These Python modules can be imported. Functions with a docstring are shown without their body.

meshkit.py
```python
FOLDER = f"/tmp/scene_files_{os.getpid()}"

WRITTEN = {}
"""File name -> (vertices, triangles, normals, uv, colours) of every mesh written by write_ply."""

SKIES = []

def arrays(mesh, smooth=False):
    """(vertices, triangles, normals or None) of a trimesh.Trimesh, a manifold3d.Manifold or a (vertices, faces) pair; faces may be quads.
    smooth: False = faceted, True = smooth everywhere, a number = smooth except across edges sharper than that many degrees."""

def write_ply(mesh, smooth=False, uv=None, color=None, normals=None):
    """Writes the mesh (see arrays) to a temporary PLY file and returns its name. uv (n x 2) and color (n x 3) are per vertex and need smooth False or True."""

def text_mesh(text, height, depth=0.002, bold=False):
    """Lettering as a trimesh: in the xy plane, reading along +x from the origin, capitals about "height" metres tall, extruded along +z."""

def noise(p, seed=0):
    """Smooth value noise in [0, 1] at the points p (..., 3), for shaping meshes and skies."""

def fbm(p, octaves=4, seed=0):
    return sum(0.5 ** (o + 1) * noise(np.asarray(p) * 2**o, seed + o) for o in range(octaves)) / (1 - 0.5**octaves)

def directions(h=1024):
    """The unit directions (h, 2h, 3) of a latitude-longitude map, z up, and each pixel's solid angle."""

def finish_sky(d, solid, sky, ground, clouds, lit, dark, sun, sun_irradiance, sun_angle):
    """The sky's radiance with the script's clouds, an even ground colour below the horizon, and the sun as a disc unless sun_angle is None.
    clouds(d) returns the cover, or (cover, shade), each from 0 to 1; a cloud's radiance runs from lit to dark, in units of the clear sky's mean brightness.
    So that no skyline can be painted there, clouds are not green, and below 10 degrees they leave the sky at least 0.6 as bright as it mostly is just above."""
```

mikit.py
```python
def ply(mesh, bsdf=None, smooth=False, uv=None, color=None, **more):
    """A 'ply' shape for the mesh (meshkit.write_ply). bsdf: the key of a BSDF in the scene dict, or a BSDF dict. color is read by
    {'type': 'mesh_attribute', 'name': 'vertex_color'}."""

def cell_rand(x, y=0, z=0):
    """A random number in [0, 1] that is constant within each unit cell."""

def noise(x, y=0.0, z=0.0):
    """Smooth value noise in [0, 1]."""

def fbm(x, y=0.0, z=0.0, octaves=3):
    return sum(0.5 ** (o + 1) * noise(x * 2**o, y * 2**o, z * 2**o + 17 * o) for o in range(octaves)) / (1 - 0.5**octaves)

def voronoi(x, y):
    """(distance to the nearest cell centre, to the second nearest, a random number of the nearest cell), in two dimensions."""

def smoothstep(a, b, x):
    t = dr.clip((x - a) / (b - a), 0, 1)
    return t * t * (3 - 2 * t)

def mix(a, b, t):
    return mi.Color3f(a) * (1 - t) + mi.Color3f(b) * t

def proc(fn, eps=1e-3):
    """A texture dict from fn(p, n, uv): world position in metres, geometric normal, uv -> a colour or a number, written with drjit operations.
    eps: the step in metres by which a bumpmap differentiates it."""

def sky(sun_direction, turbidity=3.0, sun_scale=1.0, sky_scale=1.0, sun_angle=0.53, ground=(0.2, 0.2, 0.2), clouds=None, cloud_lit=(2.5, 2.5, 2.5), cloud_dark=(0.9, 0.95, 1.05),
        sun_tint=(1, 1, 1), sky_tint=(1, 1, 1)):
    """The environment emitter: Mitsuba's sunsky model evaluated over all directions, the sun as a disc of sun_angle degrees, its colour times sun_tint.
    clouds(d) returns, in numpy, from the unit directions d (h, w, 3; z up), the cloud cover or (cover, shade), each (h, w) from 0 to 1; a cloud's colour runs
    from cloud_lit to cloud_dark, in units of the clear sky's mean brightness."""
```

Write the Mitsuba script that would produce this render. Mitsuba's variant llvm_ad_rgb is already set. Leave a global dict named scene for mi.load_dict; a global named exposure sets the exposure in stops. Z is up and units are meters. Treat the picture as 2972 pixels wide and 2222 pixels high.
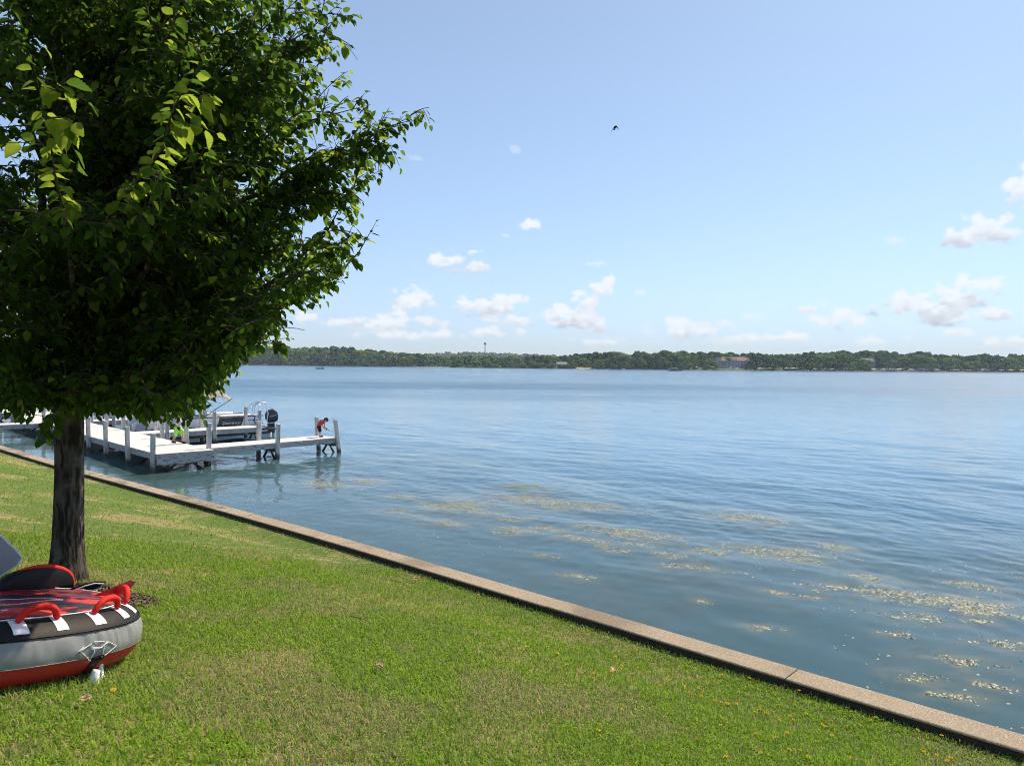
# A lakeside lawn with a leafy tree, a seawall, a white dock with a pontoon boat and a wooded far shore.
import math
import numpy as np
import drjit as dr
import mitsuba as mi
import trimesh
import manifold3d as m3
import mikit
import meshkit
from mikit import proc, noise, fbm, voronoi, cell_rand, smoothstep, mix

scene, labels = {}, {}
A3 = lambda *p: np.array(p, float)

# ---------------------------------------------------------------- camera, air, sky, exposure
EYE = A3(0, 0, 4.0)
PITCH, ROLL = math.atan(40 / 1578.0), math.radians(0.5)
f0 = A3(0, math.cos(PITCH), -math.sin(PITCH))
r0 = A3(1, 0, 0)
u0 = np.cross(r0, f0)
UP = -r0 * math.sin(ROLL) + u0 * math.cos(ROLL)
T = mi.ScalarTransform4f
scene["camera"] = {
    "type": "perspective", "fov": 70.06, "fov_axis": "x", "near_clip": 0.1, "far_clip": 9000.0,
    "to_world": T().look_at(origin=EYE.tolist(), target=(EYE + f0).tolist(), up=UP.tolist()),
    "medium": {"type": "ref", "id": "air"},
}
scene["air"] = {"type": "homogeneous", "albedo": {"type": "rgb", "value": [0.95, 0.95, 0.95]}, "sigma_t": {"type": "rgb", "value": [0.00010, 0.000115, 0.00013]}}
scene["haze"] = {"type": "cube", "to_world": T().translate([0, 1000, 29.0]).scale([3600, 3600, 33.0]),
                 "bsdf": {"type": "null"}, "interior": {"type": "ref", "id": "air"}}
labels["haze"] = {"label": "thin summer haze over the whole lake", "category": "haze", "kind": "stuff"}

SUN_AZ, SUN_EL = math.radians(40), math.radians(47)
SUN = A3(math.sin(SUN_AZ) * math.cos(SUN_EL), math.cos(SUN_AZ) * math.cos(SUN_EL), math.sin(SUN_EL))

# azimuth (right of the view), elevation, half width, half height in degrees, bottom shade
CLOUDS = [(-4.6, 7.85, 2.0, .62, .5), (-3.1, 7.35, 1.2, .5, .6), (-5.6, 8.1, 1.0, .42, .2), (1.84, 10.75, 1.0, .45, .2), (1.2, 11.0, .5, .3, .1), (32.4, 8.7, 2.2, .8, .6), (33.2, 9.3, 1.4, .7, .3), (34.9, 11.4, .9, 2.0, .3),
          (29.4, 4.1, 2.5, 1.0, .8), (28.2, 4.6, 1.1, .8, .5), (31.6, 4.7, 1.6, 1.0, .7), (32.6, 5.3, 1.0, .6, .3), (30.8, 3.25, 2.0, .55, .9), (33.3, 3.5, 1.2, .45, .5), (4.4, 3.7, 1.9, 1.0, .8), (5.7, 4.8, 1.1, .8, .4), (6.9, 5.7, 1.0, .6, .3), (7.4, 6.3, .5, .5, .2),
          (3.3, 3.3, 1.0, .5, .6), (6.3, 3.0, .8, .6, .6), (-7.6, 4.6, 1.2, .9, .6), (-7.0, 5.2, .7, .5, .3), (-6.4, 3.1, 1.3, .5, .5), (-10.3, 3.0, 2.4, .7, .6), (-9.0, 3.9, .8, .4, .3), (-2.1, 4.4, 2.0, .7, .6), (-.6, 5.0, 1.2, .5, .3), (.5, 3.3, 2.0, .5, .5),
          (-13.0, 3.0, 1.5, .45, .5), (-1.7, 2.4, 2.5, .5, .5), (14.3, 2.6, 2.3, .6, .6), (13.3, 3.1, 1.2, .45, .4), (15.6, 3.1, 1.0, .5, .4), (23.4, 3.2, 1.4, .5, .5), (24.1, 3.7, .9, .45, .3), (22.1, 4.25, .8, .35, .3), (25.2, 3.1, .7, .45, .4), (18.1, 3.65, .9, .25, .2),
          (27.7, 8.65, .6, .22, .2), (-7.7, 15.4, .42, .22, 0), (.06, 16.3, .3, .3, 0), (-.5, 9.9, .36, .2, 0), (6.2, 7.8, .7, .2, 0), (17.5, 1.95, 1.8, .35, .4), (-15.8, 3.3, 1.0, .35, .4), (-17, 4.6, .7, .55, .4), (-5.3, 2.2, 2.1, .4, .4), (10.5, 2.5, 1.0, .28, .3),
          (31.6, 2.3, 1.4, .35, .4), (34.4, 1.7, 1.4, .35, .4), (-9.2, 2.1, 2.1, .4, .4), (9.6, 5.6, .36, .15, 0), (20.5, 2.1, 1.5, .3, .3), (26.5, 1.8, 1.6, .3, .3), (6.5, 1.8, 1.8, .3, .3)]


def clouds(d):
    az = np.degrees(np.arctan2(d[..., 0], d[..., 1]))
    el = np.degrees(np.arcsin(np.clip(d[..., 2], -1, 1)))
    p = np.stack([az * 1.0, el * 1.5, az * 0 + 3.1], -1)
    n1 = meshkit.fbm(p * 1.3, 5, 3)
    n2 = meshkit.fbm(p * 2.3 + 40, 3, 9)
    cover, shade = np.zeros(az.shape), np.zeros(az.shape)
    for k, (a, e, w, h, s) in enumerate(CLOUDS):
        x, y = (az - a) / (w * 1.15), (el - e) / (h * 1.15)
        near = (np.abs(x) < 2.2) & (np.abs(y) < 2.4)
        if not near.any():
            continue
        x, y = x[near], y[near]
        flat = np.where(y < 0, 1.35, 1.0)
        r = np.sqrt(x * x + (y * flat) ** 2)
        v = 1.30 - r + (n1[near] - 0.5) * 2.3 + (n2[near] - 0.5) * 0.9
        small = 0.30 if e > 12 else 0.5 if h < 0.3 else (0.82 if e < 3.4 else 0.93)
        c = np.clip((v - 0.30) / 0.40, 0, 1)
        c = c * c * (3 - 2 * c) * small
        sh = np.clip(0.30 - y * 1.1 + (n2[near] - 0.5) * 1.8, 0, 1) * s
        old = cover[near]
        shade[near] = np.where(c > 0, (shade[near] * old + sh * c) / np.maximum(old + c, 1e-6), shade[near])
        cover[near] = np.maximum(old, c)
    # the same fair-weather heaps go on round the horizon behind the camera
    far = np.clip((meshkit.fbm(np.stack([az * .33, el * .6, az * 0 + 9], -1), 5, 21) - 0.6) * 5, 0, 1) * np.clip((np.abs(az) - 45) / 12, 0, 1) * np.clip((el - 1.5) / 2, 0, 1) * np.clip((22 - el) / 8, 0, 1)
    veil = 0.19 + 0.52 * np.exp(-np.clip(el, 0, 90) / 3.5)          # thin summer haze over the whole sky, thicker low down
    vs = 0.12 + 0.83 * np.exp(-np.clip(el, 0, 90) / 5.0)
    cover, shade = np.maximum(cover, far * 0.85), np.maximum(shade, far * 0.2)
    total = cover + (1 - cover) * veil
    return total, (cover * shade + (1 - cover) * veil * vs) / np.maximum(total, 1e-6)


scene["sky"] = mikit.sky(SUN.tolist(), turbidity=2.4, sun_scale=1.0, sky_scale=0.9, clouds=clouds, cloud_lit=(2.45, 2.58, 2.75), cloud_dark=(1.2, 1.34, 1.54), sky_tint=(1.03, 1.07, 1.12), ground=(0.1, 0.14, 0.16))
exposure = 2.22

# ---------------------------------------------------------------- helpers
rng = np.random.default_rng(7)


def unit(v):
    v = np.asarray(v, float)
    return v / np.maximum(np.linalg.norm(v, axis=-1, keepdims=True), 1e-12)


_taken = set()


def number(name):
    if name not in scene and name not in labels and name not in _taken and not any(k.startswith(name + "__") for k in scene):
        _taken.add(name)
        return name
    i = 1
    while True:
        k = f"{name}_{i:03d}"
        if k not in scene and k not in labels and k not in _taken:
            _taken.add(k)
            return k
        i += 1


_next = {}


def part(holder, name):
    base = f"{holder}__{name}"
    i = _next.get(base, 0)
    _next[base] = i + 1
    return base if i == 0 else f"{base}_{i:03d}"


def lab(key, label=None, cat=None, group=None, kind=None):
    d = {}
    if label: d["label"] = label
    if cat: d["category"] = cat
    if group: d["group"] = group
    if kind: d["kind"] = kind
    labels[key] = d
    return key


def add(key, mesh, bsdf, smooth=False, **kw):
    scene[key] = mikit.ply(mesh, bsdf, smooth=smooth, **kw)
    return key


def cat(meshes):
    v, f, n = [], [], 0
    for m in meshes:
        if hasattr(m, "vertices"):
            a, b = np.asarray(m.vertices), np.asarray(m.faces)
        else:
            a, b = m
        v.append(np.asarray(a, float)); b = np.asarray(b, int)
        if b.shape[1] == 4:
            b = np.vstack([b[:, [0, 1, 2]], b[:, [0, 2, 3]]])
        f.append(b + n); n += len(a)
    return np.vstack(v), np.vstack(f)


BOXV = np.array([[x, y, z] for x in (-.5, .5) for y in (-.5, .5) for z in (-.5, .5)])
BOXF = np.array([[0, 1, 3], [0, 3, 2], [4, 6, 7], [4, 7, 5], [0, 4, 5], [0, 5, 1], [2, 3, 7], [2, 7, 6], [0, 2, 6], [0, 6, 4], [1, 5, 7], [1, 7, 3]])


def box(c, s, R=None):
    v = BOXV * np.asarray(s, float)
    if R is not None: v = v @ np.asarray(R).T
    return v + np.asarray(c, float), BOXF.copy()


def rbox(c, s, R=None, b=0.01):
    """A box with chamfered edges."""
    s = np.asarray(s, float)
    b = min(b, s.min() * 0.45)
    pts = []
    for i in range(3):
        q = np.full(3, s / 2 - b); q = s / 2 - b; q = q.copy(); q[i] = s[i] / 2
        for sx in (-1, 1):
            for sy in (-1, 1):
                for sz in (-1, 1):
                    pts.append(q * [sx, sy, sz])
    m = m3.Manifold.hull_points(np.array(pts)).to_mesh()
    v = m.vert_properties[:, :3].astype(float)
    if R is not None: v = v @ np.asarray(R).T
    return v + np.asarray(c, float), m.tri_verts.astype(int)


def frame(d, up=(0, 0, 1)):
    d = unit(d)
    up = np.asarray(up, float)
    if abs(d @ up) > 0.98: up = A3(1, 0, 0)
    x = unit(np.cross(up, d)); y = np.cross(d, x)
    return np.stack([x, y, d], 1)          # columns: side, up, along


def bar(p0, p1, w, h=None, ext=0.0):
    p0, p1 = np.asarray(p0, float), np.asarray(p1, float)
    L = np.linalg.norm(p1 - p0) + ext
    return box((p0 + p1) / 2, (w, h or w, L), frame(p1 - p0))


def tube(path, radii, sides=8, cap=True, closed=False):
    p = np.asarray(path, float)
    n = len(p)
    r = np.broadcast_to(np.asarray(radii, float), (n,))
    t = unit(np.gradient(p, axis=0)) if not closed else unit(np.roll(p, -1, 0) - np.roll(p, 1, 0))
    a = np.zeros_like(p)
    x = np.cross(t[0], A3(0, 0, 1) if abs(t[0][2]) < .9 else A3(1, 0, 0)); x = unit(x)
    for i in range(n):
        x = unit(x - t[i] * (x @ t[i])); a[i] = x
    b = np.cross(t, a)
    ang = np.arange(sides) * 2 * np.pi / sides
    v = p[:, None] + r[:, None, None] * (np.cos(ang)[None, :, None] * a[:, None] + np.sin(ang)[None, :, None] * b[:, None])
    m = n if closed else n - 1
    i, j = np.meshgrid(np.arange(m), np.arange(sides), indexing="ij")
    i2 = (i + 1) % n
    q = np.stack([i * sides + j, i * sides + (j + 1) % sides, i2 * sides + (j + 1) % sides, i2 * sides + j], -1).reshape(-1, 4)
    f = np.vstack([q[:, [0, 1, 2]], q[:, [0, 2, 3]]])
    v = v.reshape(-1, 3)
    if cap and not closed:
        v = np.vstack([v, p[0], p[-1]])
        k = np.arange(sides)
        f = np.vstack([f, np.stack([(k + 1) % sides, k, k * 0 + n * sides], 1), np.stack([(n - 1) * sides + k, (n - 1) * sides + (k + 1) % sides, k * 0 + n * sides + 1], 1)])
    return v, f


def bez(p0, p1, p2, n=9):
    t = np.linspace(0, 1, n)[:, None]
    return (1 - t) ** 2 * np.asarray(p0) + 2 * t * (1 - t) * np.asarray(p1) + t * t * np.asarray(p2)


def spline(pts, n=20, closed=False):
    from scipy.interpolate import CubicSpline
    p = np.asarray(pts, float)
    if closed: p = np.vstack([p, p[:1]])
    s = np.concatenate([[0], np.cumsum(np.linalg.norm(np.diff(p, axis=0), axis=1))])
    cs = CubicSpline(s, p, bc_type="periodic" if closed else "natural")
    return cs(np.linspace(0, s[-1], n, endpoint=not closed))


def grid_mesh(P):
    n, m = P.shape[:2]
    i, j = np.meshgrid(np.arange(n - 1), np.arange(m - 1), indexing="ij")
    q = np.stack([i * m + j, (i + 1) * m + j, (i + 1) * m + j + 1, i * m + j + 1], -1).reshape(-1, 4)
    return P.reshape(-1, 3), np.vstack([q[:, [0, 1, 2]], q[:, [0, 2, 3]]])


def extrude(poly, axis0, axis1, origin, depth_vec):
    """A planar outline (n x 2) in the frame (axis0, axis1) at origin, given thickness along depth_vec."""
    from shapely.geometry import Polygon
    tm = trimesh.creation.extrude_polygon(Polygon(poly), 1.0, engine="earcut")
    v = np.asarray(tm.vertices)
    V = np.asarray(origin) + v[:, :1] * np.asarray(axis0) + v[:, 1:2] * np.asarray(axis1) + v[:, 2:3] * np.asarray(depth_vec)
    f = np.asarray(tm.faces)
    if np.dot(np.cross(axis0, axis1), depth_vec) < 0: f = f[:, ::-1]
    return V, f


def hulls(balls_list, seg=14):
    """One surface from chains of (centre, radius) pairs: the hull of every two neighbours, joined."""
    out = []
    for chain in balls_list:
        for (c0, r0_), (c1, r1_) in zip(chain[:-1], chain[1:]):
            s0 = m3.Manifold.sphere(r0_, seg).translate(list(map(float, c0)))
            s1 = m3.Manifold.sphere(r1_, seg).translate(list(map(float, c1)))
            out.append(m3.Manifold.batch_hull([s0, s1]))
    return m3.Manifold.batch_boolean(out, m3.OpType.Add)


def smoothed(man, ref=0.03, it=6):
    m = man.refine_to_length(ref).to_mesh()
    tm = trimesh.Trimesh(m.vert_properties[:, :3], m.tri_verts, process=True)
    trimesh.smoothing.filter_taubin(tm, iterations=it)
    return tm


def rgb(*c): return {"type": "rgb", "value": list(c)}


def paint(key, color, rough=0.5, spec=0.5, metallic=0.0, **kw):
    scene[key] = {"type": "twosided", "bsdf": {"type": "principled", "base_color": color if isinstance(color, dict) else rgb(*color), "roughness": rough, "specular": spec, "metallic": metallic, **kw}}
    return key


def leafy(key, color, rough=0.5, trans=0.9, eta=1.4):
    scene[key] = {"type": "principledthin", "base_color": color, "roughness": rough, "diff_trans": trans, "eta": eta}
    return key


VC = {"type": "mesh_attribute", "name": "vertex_color"}

# ---------------------------------------------------------------- materials
def c_lawn(p, n, uv):
    a = fbm(p.x * 1.1, p.y * 1.1, 0.0, 4)
    b = fbm(p.x * 9.0, p.y * 9.0, 3.0, 3)
    c = mix((0.075, 0.115, 0.028), (0.19, 0.17, 0.08), smoothstep(0.45, 0.68, a * 0.7 + b * 0.3))
    return c * (0.75 + 0.5 * noise(p.x * 40, p.y * 40, 1.0))


def c_concrete(p, n, uv):
    d1, d2, k = voronoi(p.x * 95 + p.z * 31, p.y * 95 + p.z * 17)
    base = mix((0.222, 0.186, 0.134), (0.315, 0.265, 0.195), fbm(p.x * 2.2, p.y * 2.2, p.z * 2.2, 4))
    stone = mix((0.15, 0.12, 0.09), (0.54, 0.48, 0.39), k*k)
    c = mix(base, stone, 0.7 * smoothstep(0.5, 0.3, d1))
    stain = smoothstep(0.52, 0.72, fbm(p.x * 0.9 + 7, p.y * 0.9, 2.0, 4))
    crack = smoothstep(0.035, 0.0, dr.abs(fbm(p.x * 1.3 + 4, p.y * 1.3, 9.0, 4) - 0.5)) * smoothstep(0.55, 0.7, noise(p.x * 0.35, p.y * 0.35, 4.0))
    return c * (1 - 0.30 * stain) * (1 - 0.45 * crack)


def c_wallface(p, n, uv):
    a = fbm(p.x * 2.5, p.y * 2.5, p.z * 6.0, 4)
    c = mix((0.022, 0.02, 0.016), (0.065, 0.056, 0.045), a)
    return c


def c_white(p, n, uv):      # weathered white paint, grain along the boards and scuffs
    a = fbm(p.x * 1.7, p.y * 1.7, p.z * 1.7, 3)
    s = fbm(p.x * 14, p.y * 14, p.z * 4, 4)
    c = mix((0.52, 0.51, 0.485), (0.62, 0.61, 0.585), a)
    return mix(c, (0.34, 0.31, 0.27), 0.35 * smoothstep(0.62, 0.76, s))


def c_post(p, n, uv):
    s = fbm(p.x * 9, p.y * 9, p.z * 3.2, 4)
    c = mix((0.42, 0.415, 0.40), (0.54, 0.53, 0.51), fbm(p.x * 3, p.y * 3, p.z * 2, 3))
    c = mix(c, (0.28, 0.25, 0.22), 0.8 * smoothstep(0.55, 0.72, s))
    wet = smoothstep(0.34, 0.12, p.z + 0.12 * (noise(p.x * 12, p.y * 12, 0.0) - 0.5))
    return mix(c, (0.06, 0.055, 0.04), wet)


def c_wood(p, n, uv):
    s = fbm(p.x * 6, p.y * 6, p.z * 6, 4)
    c = mix((0.10, 0.08, 0.06), (0.24, 0.21, 0.17), s)
    wet = smoothstep(0.30, 0.10, p.z)
    return mix(c, (0.035, 0.03, 0.025), wet)


def c_bark(p, n, uv):
    w = fbm(p.x * 42 + 2.5 * fbm(p.x * 8, p.y * 8, p.z * 6, 2), p.y * 42, p.z * 5.5, 4)
    c = mix((0.022, 0.018, 0.014), (0.105, 0.088, 0.074), smoothstep(0.32, 0.66, w))
    lich = smoothstep(0.62, 0.74, fbm(p.x * 7, p.y * 7, p.z * 7 + 4, 3))
    return mix(c, (0.19, 0.19, 0.15), 0.35 * lich)


def b_bark(p, n, uv):
    w = fbm(p.x * 42 + 2.5 * fbm(p.x * 8, p.y * 8, p.z * 6, 2), p.y * 42, p.z * 5.5, 4)
    return smoothstep(0.3, 0.68, w) * 0.012


paint("lawn_soil", proc(c_lawn), 0.95, 0.1)
paint("aggregate", proc(c_concrete), 0.85, 0.25)
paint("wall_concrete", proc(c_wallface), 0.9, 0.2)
paint("white_boards", proc(c_white), 0.6, 0.4)
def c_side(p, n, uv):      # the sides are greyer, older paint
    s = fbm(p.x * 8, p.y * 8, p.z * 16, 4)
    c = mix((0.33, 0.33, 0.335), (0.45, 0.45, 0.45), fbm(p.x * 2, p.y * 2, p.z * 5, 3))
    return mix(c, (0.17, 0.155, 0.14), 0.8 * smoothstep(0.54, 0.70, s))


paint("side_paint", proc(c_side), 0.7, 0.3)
paint("post_paint", proc(c_post), 0.6, 0.4)
paint("old_wood", proc(c_wood), 0.85, 0.2)
scene["bark"] = {"type": "twosided", "bsdf": {"type": "bumpmap", "scale": 1.0, "arbitrary": proc(b_bark, 3e-3), "bsdf": {"type": "principled", "base_color": proc(c_bark), "roughness": 0.9, "specular": 0.15}}}
paint("twig_bark", (0.075, 0.055, 0.04), 0.8, 0.2)
leafy("leaf", VC, 0.38, 1.6, 1.40)
leafy("grass_blade", VC, 0.55, 0.85, 1.3)
leafy("far_leaf", VC, 0.8, 0.5, 1.2)
paint("far_bark", (0.08, 0.065, 0.05), 0.9, 0.1)

# ---------------------------------------------------------------- the lawn, seawall and lake
# points of the seawall's lake-side top edge, from far left to the right of the camera
WALL = spline([(-60, 61), (-42, 46.2), (-28, 34.3), (-17.96, 25.58), (-11.73, 20.05), (-7.67, 16.6), (-3.3, 12.82), (0.69, 9.17), (4.21, 5.9), (8.3, 2.1), (14, -3.3), (26, -15)], 240)
WT = unit(np.gradient(WALL, axis=0))
WN = np.stack([WT[:, 1], -WT[:, 0]], 1)           # to be towards the lawn
if (WN[150] @ (A3(0, 0)[:2] - WALL[150])) < 0: WN = -WN
CAPW, WALLTOP = 0.29, 1.0


def lawn_z(x, y):
    s = 0.687 * x + 0.727 * y
    z = 2.35 - 0.21 * s
    return z


def wall_dist(P):
    """Signed distance from the wall's lawn-side edge (positive on the lawn) of points (n x 2)."""
    P = np.asarray(P, float)
    from scipy.spatial import cKDTree
    fine = np.stack([np.interp(np.linspace(0, 239, 4000), np.arange(240), WALL[:, k]) for k in (0, 1)], 1)
    nf = np.stack([np.interp(np.linspace(0, 239, 4000), np.arange(240), WN[:, k]) for k in (0, 1)], 1)
    _, i = cKDTree(fine).query(P)
    return ((P - fine[i]) * nf[i]).sum(1) - CAPW


def ground_z(P):
    P = np.asarray(P, float)
    w = wall_dist(P)
    z = lawn_z(P[:, 0], P[:, 1])
    z = z + 0.05 * (meshkit.fbm(np.c_[P * 0.45, np.zeros(len(P))], 3, 5) - 0.5)
    edge = np.clip(w / 1.6, 0, 1)
    return (WALLTOP - 0.09) * (1 - edge) + z * edge + 0.0


rows = np.concatenate([[-0.05, 0.0, 0.08, 0.2], np.geomspace(0.4, 90, 70)])
LP = (WALL + WN * CAPW)[:, None] + WN[:, None] * rows[None, :, None]
LZ = ground_z(LP.reshape(-1, 2)).reshape(LP.shape[:2])
LZ = np.minimum(LZ, 9.0)
v, f = grid_mesh(np.dstack([LP, LZ]))
tm = trimesh.Trimesh(v, f, process=False)
if tm.face_normals[:, 2].mean() < 0: f = f[:, ::-1]
add("lawn", (v, f), "lawn_soil", True)
lab("lawn", "sloping lawn ground under the mown grass", "lawn", kind="structure")

# seawall: one thing of cap slabs on a poured face
seg = np.concatenate([[0], np.cumsum(np.linalg.norm(np.diff(WALL, axis=0), axis=1))])
at_s = lambda s, a: np.stack([np.interp(s, seg, a[:, k]) for k in (0, 1)], -1)
lab("seawall", "long low concrete seawall with a tan pebbled cap along the lawn", "seawall")
s_ref = seg[np.argmin(np.linalg.norm(WALL - A3(0.66, 9.1)[:2], axis=1))]
s0_ = s_ref - 3.02 * 16
k = 0
while s0_ < seg[-1] - 3:
    s1_ = s0_ + 3.02
    if s0_ > 2:
        ss = np.linspace(s0_ + 0.004, s1_ - 0.004, 7)
        P, N = at_s(ss, WALL), unit(at_s(ss, WN))
        dz = rng.uniform(-0.006, 0.006)
        prof = [(0.02, -0.09), (-0.025, -0.085), (-0.03, -0.015), (-0.022, 0.0), (CAPW - 0.014, 0.0), (CAPW - 0.004, -0.006), (CAPW - 0.001, -0.018)]
        ring = np.array([[np.r_[p_ + n_ * a_, WALLTOP + b_ + dz] for a_, b_ in prof] for p_, n_ in zip(P, N)])
        v, f = grid_mesh(ring)
        for e in (0, 6):
            c0 = len(v)
            v = np.vstack([v, ring[e].mean(0)])
            idx = e * 7 + np.arange(7)
            t = np.stack([idx, np.roll(idx, -1), np.full(7, c0)], 1)
            f = np.vstack([f, t])
        add(part("seawall", "cap_slab"), (v, f), "aggregate")
    s0_ = s1_
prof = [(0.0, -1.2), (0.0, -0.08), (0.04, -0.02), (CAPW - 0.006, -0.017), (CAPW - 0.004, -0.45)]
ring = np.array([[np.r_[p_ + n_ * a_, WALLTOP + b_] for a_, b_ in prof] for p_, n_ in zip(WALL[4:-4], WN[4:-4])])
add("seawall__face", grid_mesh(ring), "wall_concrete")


# the lake: one sheet, finely divided near the shore, with real ripples that die out where they are too small to carry
ALG = [(-1.1, 20.7, .66, .96), (.36, 21.85, .83, .76), (.39, 23.75, .6, .4), (1.28, 20.8, .66, .69), (2.19, 20.64, .79, .5), (-2.02, 20.65, .39, .5), (6.23, 19.12, .75, .7), (2.63, 17.4, .5, .45), (3.1, 16.95, .44, .4), (1.96, 16.46, .32, .26), (5.4, 15.76, .63, .48), (6.13, 15.59, .53, .47), (7.21, 16.22, .34, .34), (4.35, 15.6, .36, .27), (1.3, 13.79, .25, .2), (6.81, 13.89, .34, .31), (6.57, 12.89, .41, .37), (7.17, 12.65, .83, .57), (7.6, 12.41, .46, .37), (8.16, 11.74, .27, .18), (6.65, 11.59, .38, .26), (3.83, 11.11, .19, .14), (6.14, 9.85, .33, .24), (5.19, 9.32, .19, .18), (5.41, 8.8, .23, .12), (4.74, 12.84, .17, .13), (3.39, 15.3, .3, .23), (-.04, 17.3, .27, .24), (-3.04, 19.63, .38, .31), (-4.91, 24.6, .48, .48), (5.21, 12.6, .16, .1), (3.28, 12.3, .12, .1), (6.02, 9.13, .21, .11), (5.74, 10.83, .16, .11), (-6.18, 24.05, .63, .55), (.75, 15.22, .19, .15)]

_aq = np.random.default_rng(61)
for _ in range(30):                                    # smaller rafts strewn along the same drift line
    _t = _aq.random(); _x, _y = -3 + 11.5 * _t + _aq.normal() * .5, 21.5 - 10.5 * _t + _aq.normal() * 1.3
    ALG.append((_x, _y, _aq.uniform(.15, .45), _aq.uniform(.1, .3)))


def c_water(p, n, uv):
    q = 0.687 * p.x + 0.727 * p.y                         # distance out from the shore, roughly
    a = fbm(p.x * 0.12, p.y * 0.2, 0.0, 4)
    near = smoothstep(26.0, 7.5, q + 9 * (a - 0.5))
    deep = mix((0.026, 0.090, 0.160), (0.036, 0.106, 0.178), a)
    shallow = mix((0.028, 0.070, 0.082), (0.038, 0.072, 0.070), fbm(p.x * 0.7, p.y * 0.7, 5.0, 3))
    weed = smoothstep(0.56, 0.72, fbm(p.x * 0.55 + 3, p.y * 0.55, 8.0, 4)) * smoothstep(30.0, 12.0, q)
    c = mix(deep, shallow, near)
    c = mix(c, (0.045, 0.058, 0.045), 0.4 * weed)
    halo = mi.Float(0)                                     # algae hanging just under the surface round each mat
    for cx, cy, w, h in ALG:
        dx, dy = (p.x - cx) / (w * 1.8), (p.y - cy) / (h * 1.7)
        halo = dr.maximum(halo, dr.exp(-(dx * dx + dy * dy + 0.5 * dx * dy)))
    tex = smoothstep(0.40, 0.62, fbm(p.x * 4.0, p.y * 5.0, 1.0, 4))
    return mix(c, (0.125, 0.134, 0.092), dr.clip(0.85 * halo * (0.35 + 0.65 * tex), 0, 0.8))


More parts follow.
